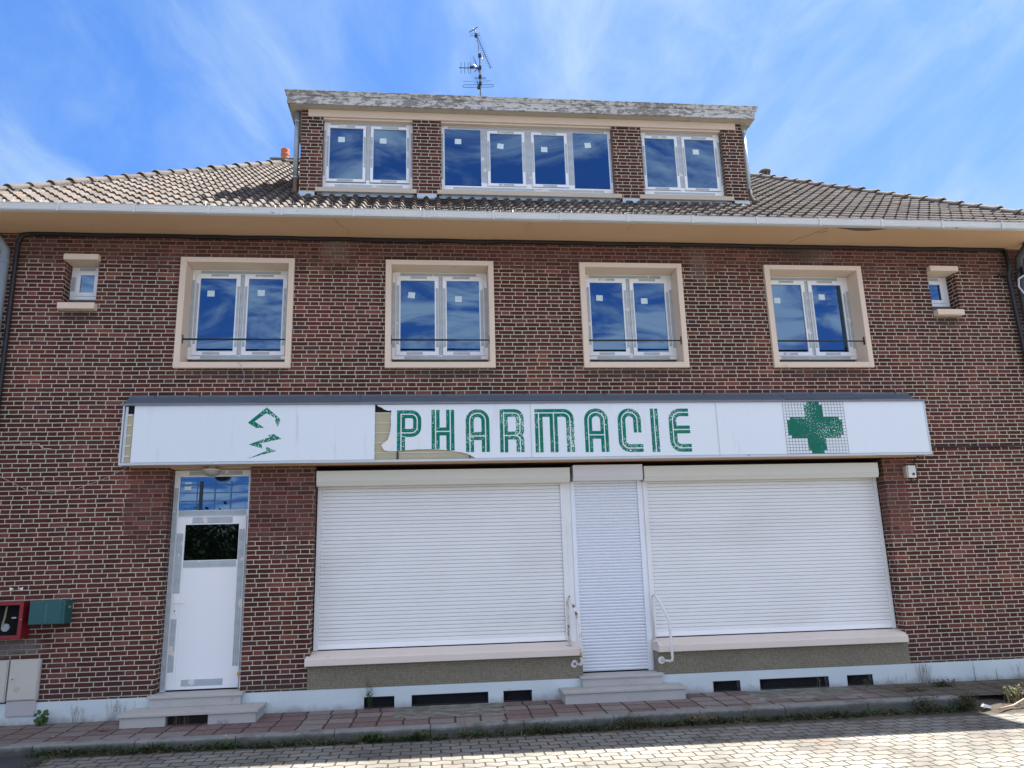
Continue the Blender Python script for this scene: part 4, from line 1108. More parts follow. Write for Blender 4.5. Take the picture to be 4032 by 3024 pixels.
for k in range(18): z_ = gz0+k*chh; m_.quad((gx0, SF-.0025, z_-lw/2), (gx1, SF-.0025, z_-lw/2), (gx1, SF-.0025, z_+lw/2), (gx0, SF-.0025, z_+lw/2))
m_.build('grid_lines', plain('grid_dark', (.03, .05, .05), .5), cr)

# ------------------------------------------------------------------ steps
def steps(loc, label, up, lo, gap=None):
    t_ = thing('stone_steps', loc, label, 'steps', 'stone doorsteps of the building')
    (a, b, yf_, zt_), (c_, d, yl_, zt2) = up, lo
    MB().box(a, b, yf_, .19, zt_-.032, zt_).build('tread', 'stone', t_, bevel=.004)
    MB().box(a+.025, b-.025, yf_+.02, .10, zt2+.001, zt_-.033).build('riser', 'stone', t_, bevel=.003)
    MB().box(c_, d, yl_, -.031, zt2-.032, zt2).build('tread', 'stone', t_, bevel=.004)
    if gap:
        g0, g1 = gap
        MB().box(c_+.025, g0, yl_+.02, -.031, -.02, zt2-.033).build('riser', 'stone', t_, bevel=.003)
        MB().box(g1, d-.025, yl_+.02, -.031, -.02, zt2-.033).build('riser', 'stone', t_, bevel=.003)
        MB().box(g0+.001, g1-.001, yl_+.12, yl_+.13, .0, zt2-.034).build('vent_void', 'dark', t_)
        m_ = MB(); k = g0
        while k < g1-.02:
            for dd in (-1, 1): m_.tube([(k, yl_+.06, .01), (min(k+.03*dd+.03, g1), yl_+.06, zt2-.036)], .0009, 3, False)
            k += .016
        m_.build('wire_mesh', 'galv', t_)
    else:
        MB().box(c_+.025, d-.025, yl_+.02, -.031, -.02, zt2-.033).build('riser', 'stone', t_, bevel=.003)
    return t_
steps((-2.7, -.3, 0), 'two pale stone steps with a wire-mesh vent hole, below the white front door', (-3.264, -2.19, -.15, .282), (-3.44, -1.93, -.53, .150), (-2.93, -2.474))
steps((2.36, -.3, 0), 'two solid pale stone steps in front of the narrow middle roller shutter', (1.833, 2.889, -.13, .288), (1.57, 3.096, -.37, .160))

# ------------------------------------------------------------------ handrails
def rail(loc, label, mt, x, dx):
    t_ = thing('handrail', loc, label, 'handrail', 'tubular handrails by the middle steps')
    y0 = .02; y1 = -.2
    pts = [(x, y0, .655), (x, y0, 1.17), (x+dx*.01, y0-.01, 1.215), (x+dx*.04, y0-.04, 1.235), (x+dx*.075, y0-.07, 1.185), (x+dx*.17, y1+.03, .96), (x+dx*.185, y1, .90), (x+dx*.19, y1, .47), (x+dx*.185, y1+.01, .44), (x+dx*.15, y1+.05, .43), (x+dx*.08, -.012, .43)]
    # smooth the path
    P_ = [Vector(p) for p in pts]
    MB().tube([tuple(p) for p in P_], .0165, 12).build('tube', mt, t_, smooth=True)
    MB().disc((x, y0, .650), (0, 0, 1), .038, .008).build('base_flange', mt, t_)
    MB().disc((x+dx*.08, -.014, .43), (0, -1, 0), .045, .008).build('wall_flange', mt, t_)
rail((1.76, 0, .43), 'rust-streaked white tubular handrail left of the middle shutter', 'rust1', 1.735, .55)
rail((2.9, 0, .43), 'cleaner white tubular handrail right of the middle shutter', 'rust2', 2.835, .80)

# ------------------------------------------------------------------ ceiling lamp, alarm box
t_ = thing('bulkhead_lamp', (-2.72, -.03, 2.955), 'round oval ceiling lamp mounted under the sign above the front door', 'lamp')
lx2, ly2 = -2.72, -.06
MB().tube([(lx2, ly2, 2.954), (lx2, ly2, 2.925)], .04, 14).build('mount', 'cream', t_)
MB().tube([(lx2, ly2, 2.925), (lx2, ly2, 2.915), (lx2, ly2, 2.895)], [.085, .112, .108], 24).build('ring', 'cream', t_)
MB().tube([(lx2, ly2, 2.895), (lx2, ly2, 2.87), (lx2, ly2, 2.845), (lx2, ly2, 2.835)], [.104, .098, .07, .03], 24).build('lamp_glass', 'lampglass', t_, smooth=True)
t_ = thing('alarm_box', (6.59, 0, 2.65), 'small cream plastic alarm box with a dark red round lens under the sign', 'alarm box')
MB().box(6.505, 6.632, -.085, -.001, 2.668, 2.830).build('housing', 'cream', t_, bevel=.006)
MB().box(6.525, 6.636, -.098, -.0855, 2.664, 2.832).build('front_cover', plain('alarm_white', (.62, .64, .60), .45, .05), t_, bevel=.005)
MB().disc((6.594, -.0985, 2.712), (0, -1, 0), .019, .006).build('lens', plain('dark_red_lens', (.10, .008, .012), .3), t_)
MB().tube([(6.66, -.16, 2.95), (6.665, -.03, 2.90), (6.675, -.025, 2.80), (6.69, -.025, 2.70), (6.685, -.025, 2.63), (6.65, -.03, 2.60), (6.60, -.03, 2.61), (6.58, -.04, 2.665)], .010, 8).build('lead', 'cable', t_, smooth=True)

# ------------------------------------------------------------------ meter boxes on the left
t_ = thing('gas_meter_box', (-5.1, -.1, .97), 'open red metal meter box with a pale gauge inside, on the brick wall', 'meter box')
m_ = MB()
xa, xb, y0, y1, za, zb = -5.28, -4.70, -.20, -.002, .975, 1.395
m_.box(xb-.008, xb, y0, y1, za, zb); m_.box(xa, xa+.008, y0, y1, za, zb); m_.box(xa+.008, xb-.008, y0, y1, za, za+.008); m_.box(xa+.008, xb-.008, y0, y1, zb-.008, zb)
frame_rect(m_, xa+.008, xb-.008, za+.008, zb-.008, .034, y0+.0, y0+.012)
m_.build('case', 'red', t_, bevel=.002)
MB().quad((xa+.01, y1-.004, za+.01), (xb-.01, y1-.004, za+.01), (xb-.01, y1-.004, zb-.01), (xa+.01, y1-.004, zb-.01)).build('back', 'dark', t_)
MB().tube([(-4.93, -.10, 1.34), (-4.935, -.11, 1.22), (-4.95, -.12, 1.12)], .011, 8).build('pipe', plain('pipe_yellowed', (.25, .24, .13), .5), t_)
MB().disc((-4.915, -.10, 1.10), (0, -1, .1), .045, .02).build('gauge', plain('gauge_grey', (.25, .28, .30), .5), t_)
MB().box(-4.87, -4.82, -.09, -.03, 1.20, 1.215).build('bracket', 'alu', t_)
MB().disc((-4.712, y0-.001, 1.19), (0, -1, 0), .006, .004).build('lock', 'alu', t_)

t_ = thing('letter_box', (-4.45, -.1, 1.12), 'dark green metal letter box mounted beside the open red meter box', 'letter box')
MB().box(-4.632, -4.24, -.20, -.002, 1.125, 1.393).build('case', 'greenbox', t_, bevel=.004)
MB().box(-4.627, -4.272, -.208, -.2005, 1.13, 1.388).build('door', 'greenbox', t_, bevel=.003)
MB().prism([(-.19, 1.33), (-.03, 1.33), (-.03, 1.385), (-.19, 1.385)], -4.2395, -4.232).build('flap', 'greenbox', t_, bevel=.002)
MB().box(-4.2385, -4.235, -.12, -.06, 1.30, 1.325).build('name_plate', plain('plate_yellow', (.35, .33, .12), .5), t_)
MB().box(-4.445, -4.44, -.2092, -.2083, 1.15, 1.37).build('scratch', plain('scratch', (.07, .22, .2), .5), t_)

def cabinet(name, loc, label, x0, x1, z0, z1, lower):
    t_ = thing(name, loc, label, 'cabinet')
    MB().box(x0, x1, -.055, -.002, z0, z1).build('case', 'cabinet', t_, bevel=.006)
    MB().box(x0+.012, x1-.012, -.066, -.0555, z0+.012, z1-.012).build('door', 'cabinet', t_, bevel=.004)
    if lower:
        MB().box(x0+.004, x1-.006, -.052, -.031, .118, z0-.003).build('lower_cover', 'cabinet2', t_, bevel=.004)
        MB().box(x0+.03, x0+.075, -.069, -.0665, .50, .55).build('lock_plate', 'cabinet', t_, bevel=.002)
        MB().disc((x0+.052, -.069, .525), (0, -1, 0), .007, .003).build('lock', 'dark', t_)
        MB().disc((x0+.105, -.0665, .42), (0, -1, 0), .030, .004).build('dial', 'cream', t_)
cabinet('electric_cabinet', (-4.68, 0, .12), 'beige plastic electric meter cabinet with a round dial, set in the wall', -4.845, -4.515, .285, .738, True)
cabinet('electric_cabinet', (-5.1, 0, .27), 'beige plastic electric cabinet cut by the left edge of the photo', -5.30, -4.860, .272, .735, False)
t_ = thing('arrow_marker', (-4.9, 0, 1.53), 'pair of small white triangle markers pointing at each other on the bricks', 'marker')
MB().slab([(-4.975, 1.555), (-4.925, 1.535), (-4.975, 1.513)], -.003, -.001).build('triangle', 'litter', t_)
MB().slab([(-4.825, 1.555), (-4.825, 1.513), (-4.872, 1.535)], -.003, -.001).build('triangle', 'litter', t_)

# ------------------------------------------------------------------ cables
def cable(name, pts, r, mt, label, cat='cable', wob=0.):
    q = []
    for a, b in zip(pts, pts[1:]):
        a = Vector(a); b = Vector(b); n = max(1, int((b-a).length/.12))
        for k in range(n):
            p = a.lerp(b, k/n); p += Vector((0, 0, wob*mnoise.noise(p*2.2)))
            q.append(tuple(p))
    q.append(pts[-1])
    o = MB().tube(q, r, 7).build(name, mt, base=pts[0]); o['label'] = label; o['category'] = cat
    for p in o.data.polygons: p.use_smooth = True
    return o
cable('cable', [(-5.34, -.03, .3), (-5.36, -.03, 4.2), (-5.37, -.03, 5.93), (-5.35, -.03, 6.02), (-5.30, -.03, 6.062), (-5.2, -.03, 6.075), (8.62, -.03, 6.068)], .030, 'cable', 'thick black cable bundle running up the left wall and along under the eaves', wob=.012)
cable('cable', [(-5.2, -.062, 6.055), (8.6, -.062, 6.05)], .010, 'cable', 'thin black cable sagging just below the thick bundle under the eaves', wob=.03)
cable('cable', [(6.81, -.02, 3.112), (7.3, -.02, 3.095), (7.7, -.02, 3.090), (8.4, -.02, 3.10), (9.25, -.02, 3.085)], .012, 'cable', 'black cable running from the right end of the sign across the bricks', wob=.015)
cable('cable', [(-5.6, -.015, 3.268), (-4.83, -.015, 3.274), (-4.80, -.015, 3.24), (-4.77, -.015, 3.217), (-4.673, -.015, 3.212)], .0045, 'wire', 'short straight white wire with a forked end on the left wall', 'wire')
cable('cable', [(-5.5, -.02, 3.05), (-5.231, -.02, 2.874), (-4.92, -.02, 2.714), (-4.62, -.02, 2.672), (-4.335, -.02, 2.703), (-4.043, -.02, 2.813), (-3.751, -.05, 2.953)], .0035, 'wire2', 'thin lilac wire hanging in a loop left of the sign', 'wire')
cable('cable', [(-2.50, -.055, 4.33), (-2.44, -.06, 4.28), (-2.40, -.02, 4.15), (-2.385, -.012, 3.98)], .003, 'wire2', 'short thin wire dangling below the leftmost framed window', 'wire')
t_ = thing('cable_bundle', (8.62, -.05, 5.0), 'tangle of dark cables and a grey conduit beside the right downpipe', 'cables')
MB().tube([(8.60, -.06, 6.05), (8.60, -.10, 5.8), (8.56, -.09, 5.6), (8.58, -.08, 5.3), (8.62, -.06, 4.4), (8.62, -.05, .3)], .03, 8).build('dark_cable', 'cable', t_, smooth=True)
MB().tube([(8.9, -.12, 5.60), (8.72, -.19, 5.60), (8.62, -.20, 5.54), (8.60, -.20, 5.42), (8.66, -.20, 5.32), (8.78, -.2, 5.28), (8.9, -.2, 5.27)], .014, 8).build('grey_conduit', 'zinc_lt', t_, smooth=True)
MB().tube([(8.45, -.03, 5.66), (8.62, -.12, 5.68), (8.8, -.16, 5.72), (8.95, -.2, 5.72)], .02, 7).build('cable_arm', 'cable', t_)
MB().box(8.70, 8.80, -.22, -.16, 5.62, 5.74).build('junction', 'cable', t_, bevel=.01)

# ------------------------------------------------------------------ antenna
t_ = thing('tv_antenna', (.985, 3.0, 8.7), 'rooftop aerial mast with three television antennas above the dormer', 'antenna')
AY = 3.0; ax = .985
MB().tube([(ax, AY, 8.70), (ax, AY, 11.32)], .013, 8).build('mast', 'galv', t_)
for z_ in (11.30, 11.03, 10.83, 10.68): MB().box(ax-.03, ax+.025, AY-.03, AY+.03, z_-.03, z_+.03).build('clamp', 'rail', t_)
# long yagi pointing down to the right, towards the viewer
m_ = MB(); a = Vector((.93, AY, 11.76)); b = Vector((1.185, AY-.75, 10.72)); b = Vector((1.185, AY-.10, 10.955))
m_.tube([tuple(a), tuple(b)], .007, 6)
nel = 16
for k in range(nel):
    p = a.lerp(b, (k+.5)/nel); L_ = .062-.0012*k
    m_.tube([(p.x-L_, p.y, p.z-.012), (p.x+L_, p.y, p.z+.014)], .0032, 4)
m_.tube([(ax, AY, 11.32), (.965, AY, 11.40), (.965, AY, 11.52), (.94, AY, 11.70)], .007, 6); m_.tube([(ax+.02, AY, 11.30), (1.05, AY-.03, 11.20), (1.065, AY-.03, 11.3)], .006, 6)
m_.tube([(.925, AY, 11.73), (.905, AY, 11.84), (.87, AY, 11.90)], .010, 6)
m_.tube([(.79, AY, 11.815), (.955, AY, 11.94)], .009, 5)
m_.tube([(.80, AY, 11.785), (1.0, AY, 11.80)], .004, 4); m_.tube([(.80, AY, 11.73), (1.0, AY, 11.76)], .006, 4)
m_.box(.895, .945, AY-.03, AY+.03, 11.72, 11.775)
m_.build('long_yagi', 'rail', t_)
m_ = MB(); m_.tube([(.58, AY, 11.015), (ax, AY, 11.02)], .009, 6)
for xx, hh_ in ((.62, .125), (.69, .125), (.758, .125), (.80, .13)): m_.tube([(xx, AY, 11.015-hh_), (xx, AY, 11.015+hh_)], .0045, 5)
m_.box(.79, .875, AY-.025, AY+.01, 11.01, 11.05)
m_.tube([(.86, AY, 11.27), (ax, AY-.02, 10.86)], .008, 6); m_.tube([(.87, AY, 11.10), (.93, AY, 11.03)], .008, 5); m_.tube([(.88, AY, 10.94), (.93, AY, 11.0)], .008, 5)
for k in range(8):
    m_.tube([(.80+.02*k, AY+.02, 11.34-.04*k), (.83+.02*k, AY+.02, 10.76+.0*k)], .0012, 3)
m_.build('reflector_antenna', 'rail', t_)
def loop(x0, x1, z0, dz_, tilt, r=.004):
    n = 8; pts = []
    h_ = dz_/2
    for k in range(n+1): a_ = R(90+180*k/n); pts.append((x0+h_+h_*math.cos(a_), z0+h_*math.sin(a_)))
    for k in range(n+1): a_ = R(-90+180*k/n); pts.append((x1-h_+h_*math.cos(a_), z0+h_*math.sin(a_)))
    pts.append(pts[0]); return [(x, AY, z+(x-ax)*tilt) for x, z in pts]
m_ = MB(); m_.tube(loop(.65, 1.24, 10.635, .055, .06), .0045, 5, False); m_.tube(loop(.88, 1.09, 10.80, .03, .03), .005, 5, False)
m_.tube([(.655, AY, 10.715), (1.20, AY, 10.76)], .0035, 4); m_.tube([(.85, AY, 10.685), (1.12, AY, 10.73)], .003, 4)
m_.tube([(.92, AY, 10.74), (.95, AY, 10.62)], .008, 5); m_.box(.925, .975, AY-.03, AY+.02, 10.57, 10.62)
m_.build('folded_dipole', 'rail', t_)
m_ = MB(); m_.tube([(ax, AY, 10.50), (ax+.25, AY+.1, 10.2), (ax+.9, AY+.4, 8.8)], .0015, 3); m_.tube([(ax, AY, 10.50), (ax-.2, AY+.1, 10.2), (ax-.7, AY+.4, 8.8)], .0015, 3); m_.build('guy_wire', 'rail', t_)

# ------------------------------------------------------------------ plants
def blade(mb, p, d, L_, w_, bend=.4, rng=random):
    p = Vector(p); d = Vector(d).normalized(); side = d.cross(Vector((rng.uniform(-1, 1), rng.uniform(-1, 1), .2))).normalized(); g_ = Vector((d.x, d.y, 0))
    pts = []
    n = 3
    for k in range(n+1):
        t_ = k/n; q = p+d*L_*t_+Vector((g_.x, g_.y, -1))*bend*L_*t_*t_; ww = w_*(1-t_)*(.6+.8*min(1, t_*3))*.7
        pts.append((q-side*ww, q+side*ww))
    for (a, b), (c, d_) in zip(pts, pts[1:]): mb.quad(tuple(a), tuple(b), tuple(d_), tuple(c))
def leaf(mb, c, dirv, L_, w_, rng):
    c = Vector(c); d = Vector(dirv).normalized(); side = d.cross(Vector((rng.uniform(-.5, .5), rng.uniform(-.5, .5), 1))).normalized(); n = side.cross(d).normalized()
    a = c; b = c+d*L_*.5+side*w_*.5+n*L_*.06; e = c+d*L_; f = c+d*L_*.5-side*w_*.5+n*L_*.06
    mb.quad(tuple(a), tuple(b), tuple(e), tuple(f))
def tuft(mb, x, y, z, r, n, h, w_, rng, spread=.7, bend=.4):
    for k in range(n):
        a = rng.uniform(0, 6.283); rad = r*math.sqrt(rng.random()); d = (math.cos(a)*spread*rng.random(), math.sin(a)*spread*rng.random(), 1)
        blade(mb, (x+rad*math.cos(a), y+rad*math.sin(a)*.6, z), d, h*rng.uniform(.4, 1.1), w_*rng.uniform(.6, 1.2), bend*rng.uniform(.3, 1.5), rng)
rg = random.Random(21)
# weeds lining the foot of the kerb
wd = MB(); x = -3.95
while x < 6.2:
    dens = .72+.6*mnoise.noise(Vector((x*1.3, 4.2, 0)))+(.5 if -3.9 < x < -2.6 else 0)+(.35 if .9 < x < 3.3 else 0)
    if .95 < x < 3.2: pass
    if rg.random() < dens:
        ky = kerb_y(x); h = rg.uniform(.03, .085)*(1.2 if dens > .8 else 1)
        tuft(wd, x, ky-.03-rg.random()*.06, zr(x), .06, rg.randint(28, 56), h*1.8, .008, rg, 1.2, .7)
    x += .05
tag(wd.build('kerb_grass', 'leaf2'), 'low dark green weeds and grass growing along the foot of the kerb', 'weeds', kind='stuff')
wd = MB(); x = -3.9
while x < 6.1:
    if rg.random() < .5+.5*mnoise.noise(Vector((x*1.7, 9, 0))):
        ky = kerb_y(x)
        for k in range(rg.randint(10, 26)):
            a = rg.uniform(0, 6.28); L_ = rg.uniform(.02, .05)
            leaf(wd, (x+rg.uniform(-.06, .06), ky-.02-rg.random()*.09, zr(x)+rg.uniform(.004, .055)), (math.cos(a), math.sin(a), rg.uniform(.0, .8)), L_, L_*.6, rg)
    x += .06
tag(wd.build('ground_cover', 'leaf'), 'small broad green leaves creeping along the foot of the kerb', 'weeds', kind='stuff')
wd = MB(); x = -3.9
while x < 8:
    if rg.random() < .55+(.4 if 2.2 < x < 3.9 else 0): tuft(wd, x, kerb_y(x)-.03-rg.random()*.1, zr(x), .06, rg.randint(6, 22), rg.uniform(.06, .15), .003, rg, 1.4, .6)
    if rg.random() < .32: 
        yy = rg.choice([-.03-.035, -.27, -.53, -.79, -1.04])+rg.uniform(-.02, .02); yy = min(yy, -.05)
        if not (-3.5 < x < -1.9 and yy > -.56) and not (1.5 < x < 3.15 and yy > -.4): tuft(wd, x, yy, .0, .05, rg.randint(6, 16), rg.uniform(.02, .055), .003, rg, 1.3, .8)
    x += .07
tag(wd.build('dry_grass', 'dry'), 'dry straw-coloured grass scattered in the joints of pavement and kerb', 'grass', kind='stuff')
# grass corner over the asphalt edge
wd = MB()
for k in range(95):
    s_ = rg.random(); x = -3.78+.12*rg.gauss(0, 1)*.5+(.55*(1-s_) if rg.random() < .4 else 0); y = -1.2-1.0*s_**1.3
    if x > -3.6: y = -1.22-rg.random()*.12
    tuft(wd, x, y, zr(x)+.003, .05, 14, rg.uniform(.03, .09)*(1.25-s_), .004, rg, 1.1, .5)
tag(wd.build('verge_grass', leaf_mat('olive_grass', (.055, .06, .025), (.12, .12, .05))), 'olive tufts of grass along the seam between asphalt and pavers', 'grass', kind='stuff')

def stem_plant(loc, h, nlv, ll, lw_, mt, label, cat='weed', lean=(0, 0), ns=1, name='weed', grp=None):
    t_ = thing(name, loc, label, cat, grp); r_ = random.Random(int(loc[0]*1000) & 1023)
    st = MB(); lv = MB()
    for s_ in range(ns):
        a0 = r_.uniform(0, 6.28); top = Vector((loc[0]+lean[0]*h+(r_.uniform(-.12, .12)*h if ns > 1 else 0), loc[1]+lean[1]*h, loc[2]+h*(1 if s_ == 0 else r_.uniform(.6, .9))))
        base = Vector(loc)+Vector((r_.uniform(-.01, .01)*ns, 0, 0))
        mid = base.lerp(top, .5)+Vector((r_.uniform(-.01, .01), 0, 0))
        st.tube([tuple(base), tuple(mid), tuple(top)], [.003, .0025, .0012], 5)
        for k in range(nlv):
            f_ = .08+.9*k/nlv; p = base.lerp(top, f_); a = a0+k*2.4
            lv_l = ll*(1-.45*abs(f_-.5)*2)*r_.uniform(.8, 1.2); leaf(lv, p, (math.cos(a), math.sin(a), .5), lv_l, lw_*lv_l/ll, r_)
    st.build('stem', mt, t_); lv.build('leaves', mt, t_)
    return t_
stem_plant((-.735, -.085, .022), .36, 34, .055, .012, 'leaf', 'tall upright green weed growing in front of the first cellar vent', 'weed', ns=3)
# mallow by the left wall
t_ = thing('leafy_weed', (-4.42, -.12, .02), 'bushy plant with rounded lobed green leaves against the plinth below the cabinets', 'weed')
lv = MB(); st = MB(); r_ = random.Random(4)
for k in range(30):
    a = r_.uniform(0, 6.28); rad = .085*math.sqrt(r_.random()); hgt = .03+.13*r_.random(); c_ = Vector((-4.42+rad*math.cos(a), -.12+rad*.6*math.sin(a), .02+hgt))
    st.tube([(-4.42, -.12, .02), tuple(c_)], .0018, 4)
    n_ = Vector((r_.uniform(-.5, .5), -1, r_.uniform(.2, 1))).normalized(); s1 = n_.cross(Vector((0, 0, 1))).normalized(); s2 = s1.cross(n_); rr_ = r_.uniform(.018, .034)
    lv.poly([tuple(c_+(s1*math.cos(2*math.pi*q/10)+s2*math.sin(2*math.pi*q/10))*rr_*(1 if q % 2 else .8)) for q in range(10)])
st.build('stems', 'leaf', t_); lv.build('leaves', 'leaf', t_)
# dandelion
t_ = thing('dandelion', (-2.09, -1.27, -.1), 'small dandelion with one yellow flower at the foot of the kerb', 'flower')
m_ = MB().tube([(-2.09, -1.27, zr(-2)), (-2.085, -1.275, .02)], .0018, 5); m_.build('stem', 'leaf', t_)
MB().disc((-2.085, -1.275, .02), (0, -.5, 1), .011, .006, 10).build('flower', 'yellow', t_)
lv = MB()
for k in range(9): a = k*.7; leaf(lv, (-2.09, -1.27, zr(-2)+.002), (math.cos(a), math.sin(a), .5), .075, .02, r_)
lv.build('leaves', 'leaf', t_)
# broad dock clump beside the kerb
t_ = thing('dock_plant', (-2.75, -1.27, -.1), 'broad-leaved green dock clump lying along the kerb left of the dandelion', 'weed')
lv = MB()
for k in range(16):
    a = r_.uniform(0, 6.28); leaf(lv, (-2.75+r_.uniform(-.1, .1), -1.27, zr(-2.7)+.01), (math.cos(a), math.sin(a)*.5, .45), r_.uniform(.07, .11), .035, r_)
lv.build('leaves', 'leaf', t_)
t_ = thing('reddish_weed', (.78, -1.25, -.1), 'small upright weed with reddish leaves at the kerb in front of the third vent', 'weed')
lv = MB()
for k in range(26):
    a = r_.uniform(0, 6.28); leaf(lv, (.78+r_.uniform(-.03, .03), -1.27, zr(.8)+.02+r_.random()*.13), (math.cos(a), math.sin(a), .4), .035, .018, r_)
lv.build('leaves', leaf_mat('red_leaf', (.05, .06, .02), (.10, .05, .03)), t_)
MB().tube([(.78, -1.27, zr(.8)), (.785, -1.27, .06)], .0025, 5).build('stem', 'dry', t_)
# dry stalks
def stalks(loc, h, n, label, mt='dry', sp=.08, leafy=0):
    t_ = thing('dry_stalks', loc, label, 'dry grass'); r_ = random.Random(int(loc[0]*977) & 2047); m_ = MB()
    for k in range(n):
        b = Vector(loc)+Vector((r_.uniform(-sp, sp), r_.uniform(-.03, .03), 0)); tp = b+Vector((r_.uniform(-.25, .25)*h, r_.uniform(-.1, .1)*h, h*r_.uniform(.6, 1.05)))
        md = b.lerp(tp, .55)+Vector((r_.uniform(-.01, .01), 0, .01)); m_.tube([tuple(b), tuple(md), tuple(tp)], [.0018, .0014, .0006], 4)
        for q in range(3): leaf(m_, tuple(md.lerp(tp, q/3)), (r_.uniform(-1, 1), r_.uniform(-.4, .4), 1.2), .03, .004, r_)
    m_.build('stalks', mt, t_)
stalks((-4.02, -.07, .02), .2, 9, 'thin dry grass stalks against the plinth left of the door steps')
stalks((-3.58, -.07, .02), .23, 14, 'denser dry grass stalks against the plinth touching the door steps', sp=.14)
stalks((-2.7, -.46, .0), .13, 14, 'dead twiggy weeds in the vent hole of the door steps', sp=.16)
stalks((.33, -1.27, -.1), .26, 5, 'pale dry forked stalk standing at the kerb in front of the long left vent', sp=.03)
stalks((3.55, -1.12, -.12), .24, 9, 'dry weed stalks at the kerb below the first right-hand vent', sp=.1)
stalks((6.35, -.08, .02), .27, 22, 'straw-coloured grass clump standing against the plinth on the right', sp=.07)
stalks((4.9, -.07, .02), .13, 3, 'single thin seed stalk in front of the long right vent', sp=.02)
stalks((5.95, -.10, .02), .14, 5, 'short curved grass stalks right of the last vent', sp=.16)
stem_plant((7.02, -.10, .02), .24, 12, .035, .014, 'leaf2', 'slim dark weed with whorled leaves by the plinth on the right')
stem_plant((7.32, -.12, .02), .15, 8, .04, .012, 'leaf2', 'shorter dark cross-shaped weed beside the slim one by the plinth')
stem_plant((8.28, -.25, .02), .40, 22, .03, .02, 'dry', 'tall pale seeding weed near the right edge of the photo', ns=2)
stem_plant((5.50, -.13, .02), .09, 14, .05, .03, 'bright', 'small bright green sprig in the last right-hand vent', ns=2)
def bush(loc, rx_, h, n, mt, label, ll=.045, lw_=.018):
    t_ = thing('bushy_weed', loc, label, 'weed'); r_ = random.Random(int(loc[0]*531) & 4095); lv = MB(); st = MB()
    for k in range(max(4, n//14)):
        a = r_.uniform(0, 6.28); tp = Vector(loc)+Vector((rx_*r_.uniform(-.9, .9), rx_*.35*r_.uniform(-1, 1), h*r_.uniform(.5, 1)))
        st.tube([loc, tuple(tp)], [.003, .001], 4)
        for q in range(14):
            p = Vector(loc).lerp(tp, r_.uniform(.05, 1.0)); a = r_.uniform(0, 6.28); leaf(lv, p+Vector((rx_*r_.uniform(-.4, .4), rx_*r_.uniform(-.25, .25), r_.uniform(-.02, .02))), (math.cos(a), math.sin(a), .5), ll*r_.uniform(.6, 1.2), lw_, r_)
    st.build('stems', 'dry', t_); lv.build('leaves', mt, t_)
bush((5.62, -1.13, -.12), .17, .18, 420, 'leaf2', 'dark bushy weed growing at the broken kerb end', .05, .008)
bush((6.16, -1.12, -.12), .17, .18, 420, 'leaf2', 'dark green bushy weed beside the white scrap on the verge', .05, .01)
bush((6.85, -.98, -.08), .15, .19, 200, 'bright', 'sunlit bright green leafy bush on the right-hand verge', .05, .016)
bush((7.35, -.98, -.08), .40, .13, 600, leaf_mat('dry_scrub', (.12, .11, .045), (.26, .22, .11)), 'low yellow-green scrub between the bush and the dead branch', .04, .01)  # yellowish colour of the drier growth
bush((6.45, -.30, .0), .2, .09, 320, 'leaf2', 'low dark weeds at the foot of the straw clump', .04, .01)
bush((5.9, -.52, .0), .22, .06, 320, 'leaf2', 'flat dark weeds in the slab joints right of the vents', .035, .007)
bush((-3.55, -.62, .0), .09, .03, 90, 'leaf2', 'flat mossy weed in the slab joint left of the door steps', .03, .006)
bush((1.15, -1.24, -.12), .16, .10, 300, 'leaf2', 'dark weed clump at the kerb left of the middle steps', .045, .009)
bush((2.15, -1.17, -.12), .22, .12, 420, 'leaf2', 'wide dark weed clump at the kerb in front of the middle steps', .045, .008)
bush((2.95, -1.11, -.12), .24, .11, 420, 'dry', 'wide dry brown weed clump at the kerb right of the middle steps', .05, .006)
bush((-.15, -1.29, -.12), .13, .09, 220, 'leaf', 'leafy green weed clump at the kerb in front of the long left vent', .05, .022)
bush((-.62, -1.30, -.12), .12, .08, 200, 'leaf', 'leafy green weed clump at the kerb in front of the first vent', .05, .022)
bush((-3.25, -1.25, -.12), .20, .08, 300, 'leaf2', 'dark matted weed clump at the kerb below the left steps', .05, .008)
stalks((6.75, -1.12, -.10), .20, 26, 'sunlit dry grass stalks on the verge left of the green bush', sp=.16)
stalks((7.55, -.95, -.06), .24, 34, 'sunlit dry grass stalks at the right end of the verge', sp=.3)
stalks((7.75, -.12, .02), .22, 12, 'thin dry stalks leaning on the plinth at the far right', sp=.2)
t_ = thing('dead_branch', (6.6, -1.2, -.1), 'fallen pale dead branch arching over the sunlit verge', 'branch')
MB().tube([(6.42, -1.28, -.10), (6.65, -1.22, -.08), (6.95, -1.12, .0), (7.2, -1.02, .10), (7.33, -.95, .19), (7.36, -.9, .26)], [.011, .010, .008, .007, .005, .003], 7).build('stem', plain('dead_wood', (.36, .28, .20), .8, .2, 20), t_, smooth=True)
MB().tube([(7.2, -1.02, .10), (7.5, -.96, .06), (7.8, -.9, -.02)], [.006, .004, .002], 5).tube([(7.28, -.98, .15), (7.45, -.9, .24)], [.004, .002], 5).tube([(6.95, -1.12, .0), (6.88, -1.0, .10)], [.004, .002], 5).build('twig', MT['dry'], t_)
t_ = MB().slab([(6.28, -.085), (6.37, -.105), (6.40, -.085), (6.35, -.065), (6.31, -.055)], -1.20, -1.16).build('plastic_scrap', 'litter', base=(6.3, -1.2, -.1)); tag(t_, 'crumpled scrap of white litter lying at the verge corner', 'litter')
lt = MB(); r_ = random.Random(77)
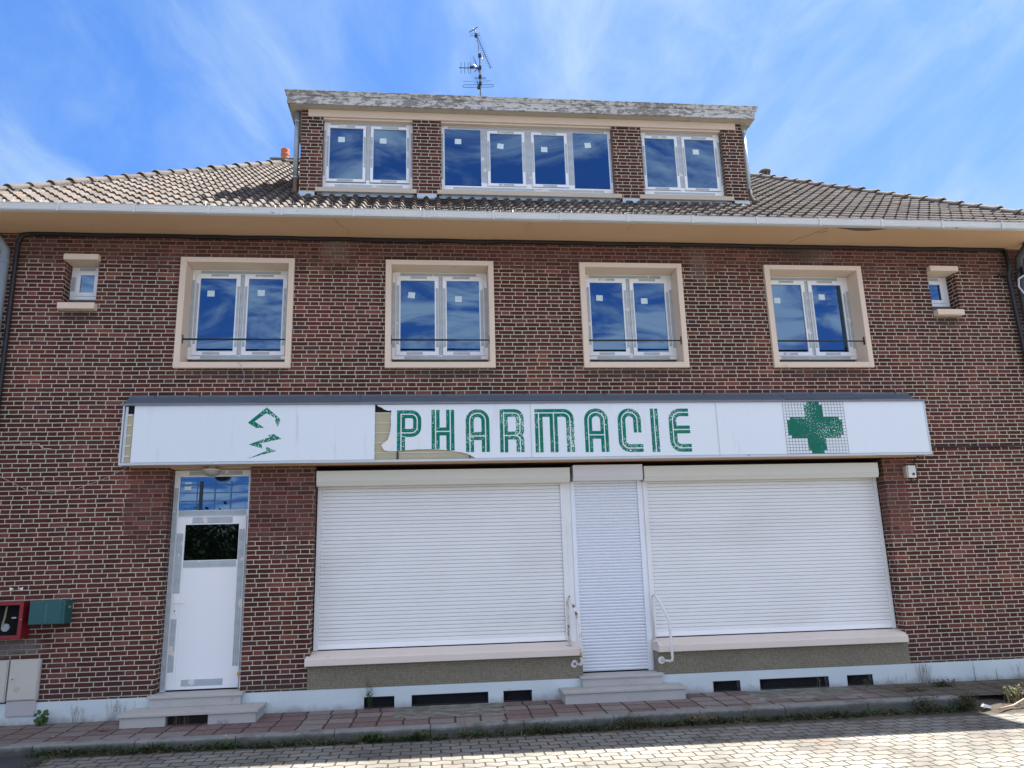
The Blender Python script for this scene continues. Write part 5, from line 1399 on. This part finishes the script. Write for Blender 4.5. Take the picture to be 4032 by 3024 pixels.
for k in range(150):
    x = r_.uniform(-5, 7); y = kerb_y(x)-r_.uniform(.02, .16) if r_.random() < .7 else r_.uniform(-1.1, -.1)
    if (-3.5 < x < -1.9 and y > -.56) or (1.5 < x < 3.15 and y > -.4): continue
    z = zr(x)+.008 if y < kerb_y(x) else .01+.02*(1+y)
    s_ = r_.uniform(.004, .012); a = r_.uniform(0, 3)
    lt.poly([(x+s_*math.cos(a+q*1.26)*r_.uniform(.6, 1.3), y+s_*math.sin(a+q*1.26)*r_.uniform(.6, 1.3), z+r_.uniform(0, .006)) for q in range(5)])
tag(lt.build('debris', plain('debris', (.42, .39, .34), .8, .4, 30)), 'tiny pale leaves and chips littering pavement and kerb', 'debris', kind='stuff')

# ------------------------------------------------------------------ trees across the road (seen mirrored in the door glass)
TLEAF = leaf_mat('tree_leaf', (.010, .020, .007), (.026, .045, .013))
def tree(loc, h, r, label, seed):
    t_ = thing('tree', loc, label, 'tree', 'trees across the road, mirrored in the door glass'); r_ = random.Random(seed); tr = MB(); lv = MB(); L0 = Vector(loc)
    tr.tube([tuple(L0), tuple(L0+Vector((.1, 0, h*.35))), tuple(L0+Vector((0, .1, h*.75)))], [h*.035, h*.026, h*.01], 8)
    cl = []
    for k in range(34):
        a = r_.uniform(0, 6.28); e = r_.uniform(-.5, 1.4); c_ = L0+Vector((math.cos(a)*math.cos(e)*r*r_.uniform(.3, .9), math.sin(a)*math.cos(e)*r*r_.uniform(.3, .9), h*.55+math.sin(e)*h*.42)); cl.append(c_)
        if k < 8: tr.tube([tuple(L0+Vector((0, 0, h*.35))), tuple(c_)], [h*.014, h*.004], 5)
    for c_ in cl:
        for k in range(170):
            p = c_+Vector((r_.gauss(0, 1), r_.gauss(0, 1), r_.gauss(0, .8)))*r*.22; leaf(lv, p, (r_.uniform(-1, 1), r_.uniform(-1, 1), r_.uniform(-1, 1)), .26, .18, r_)
    tr.build('trunk', 'bark', t_); lv.build('crown', TLEAF, t_)
for k, (x, y, h, r) in enumerate([(-14.6, -28, 5.3, 3.0), (-11.2, -27, 4.2, 2.8), (-7.9, -28.0, 4.1, 2.8)]):
    tree((x, y, -.3), h, r, ['tallest leafy tree, leftmost of three behind the photographer', 'middle of three leafy trees behind the photographer', 'rightmost of three leafy trees behind the photographer'][k], 40+k)

for o in bpy.data.objects:
    if '_o' in o: del o['_o']
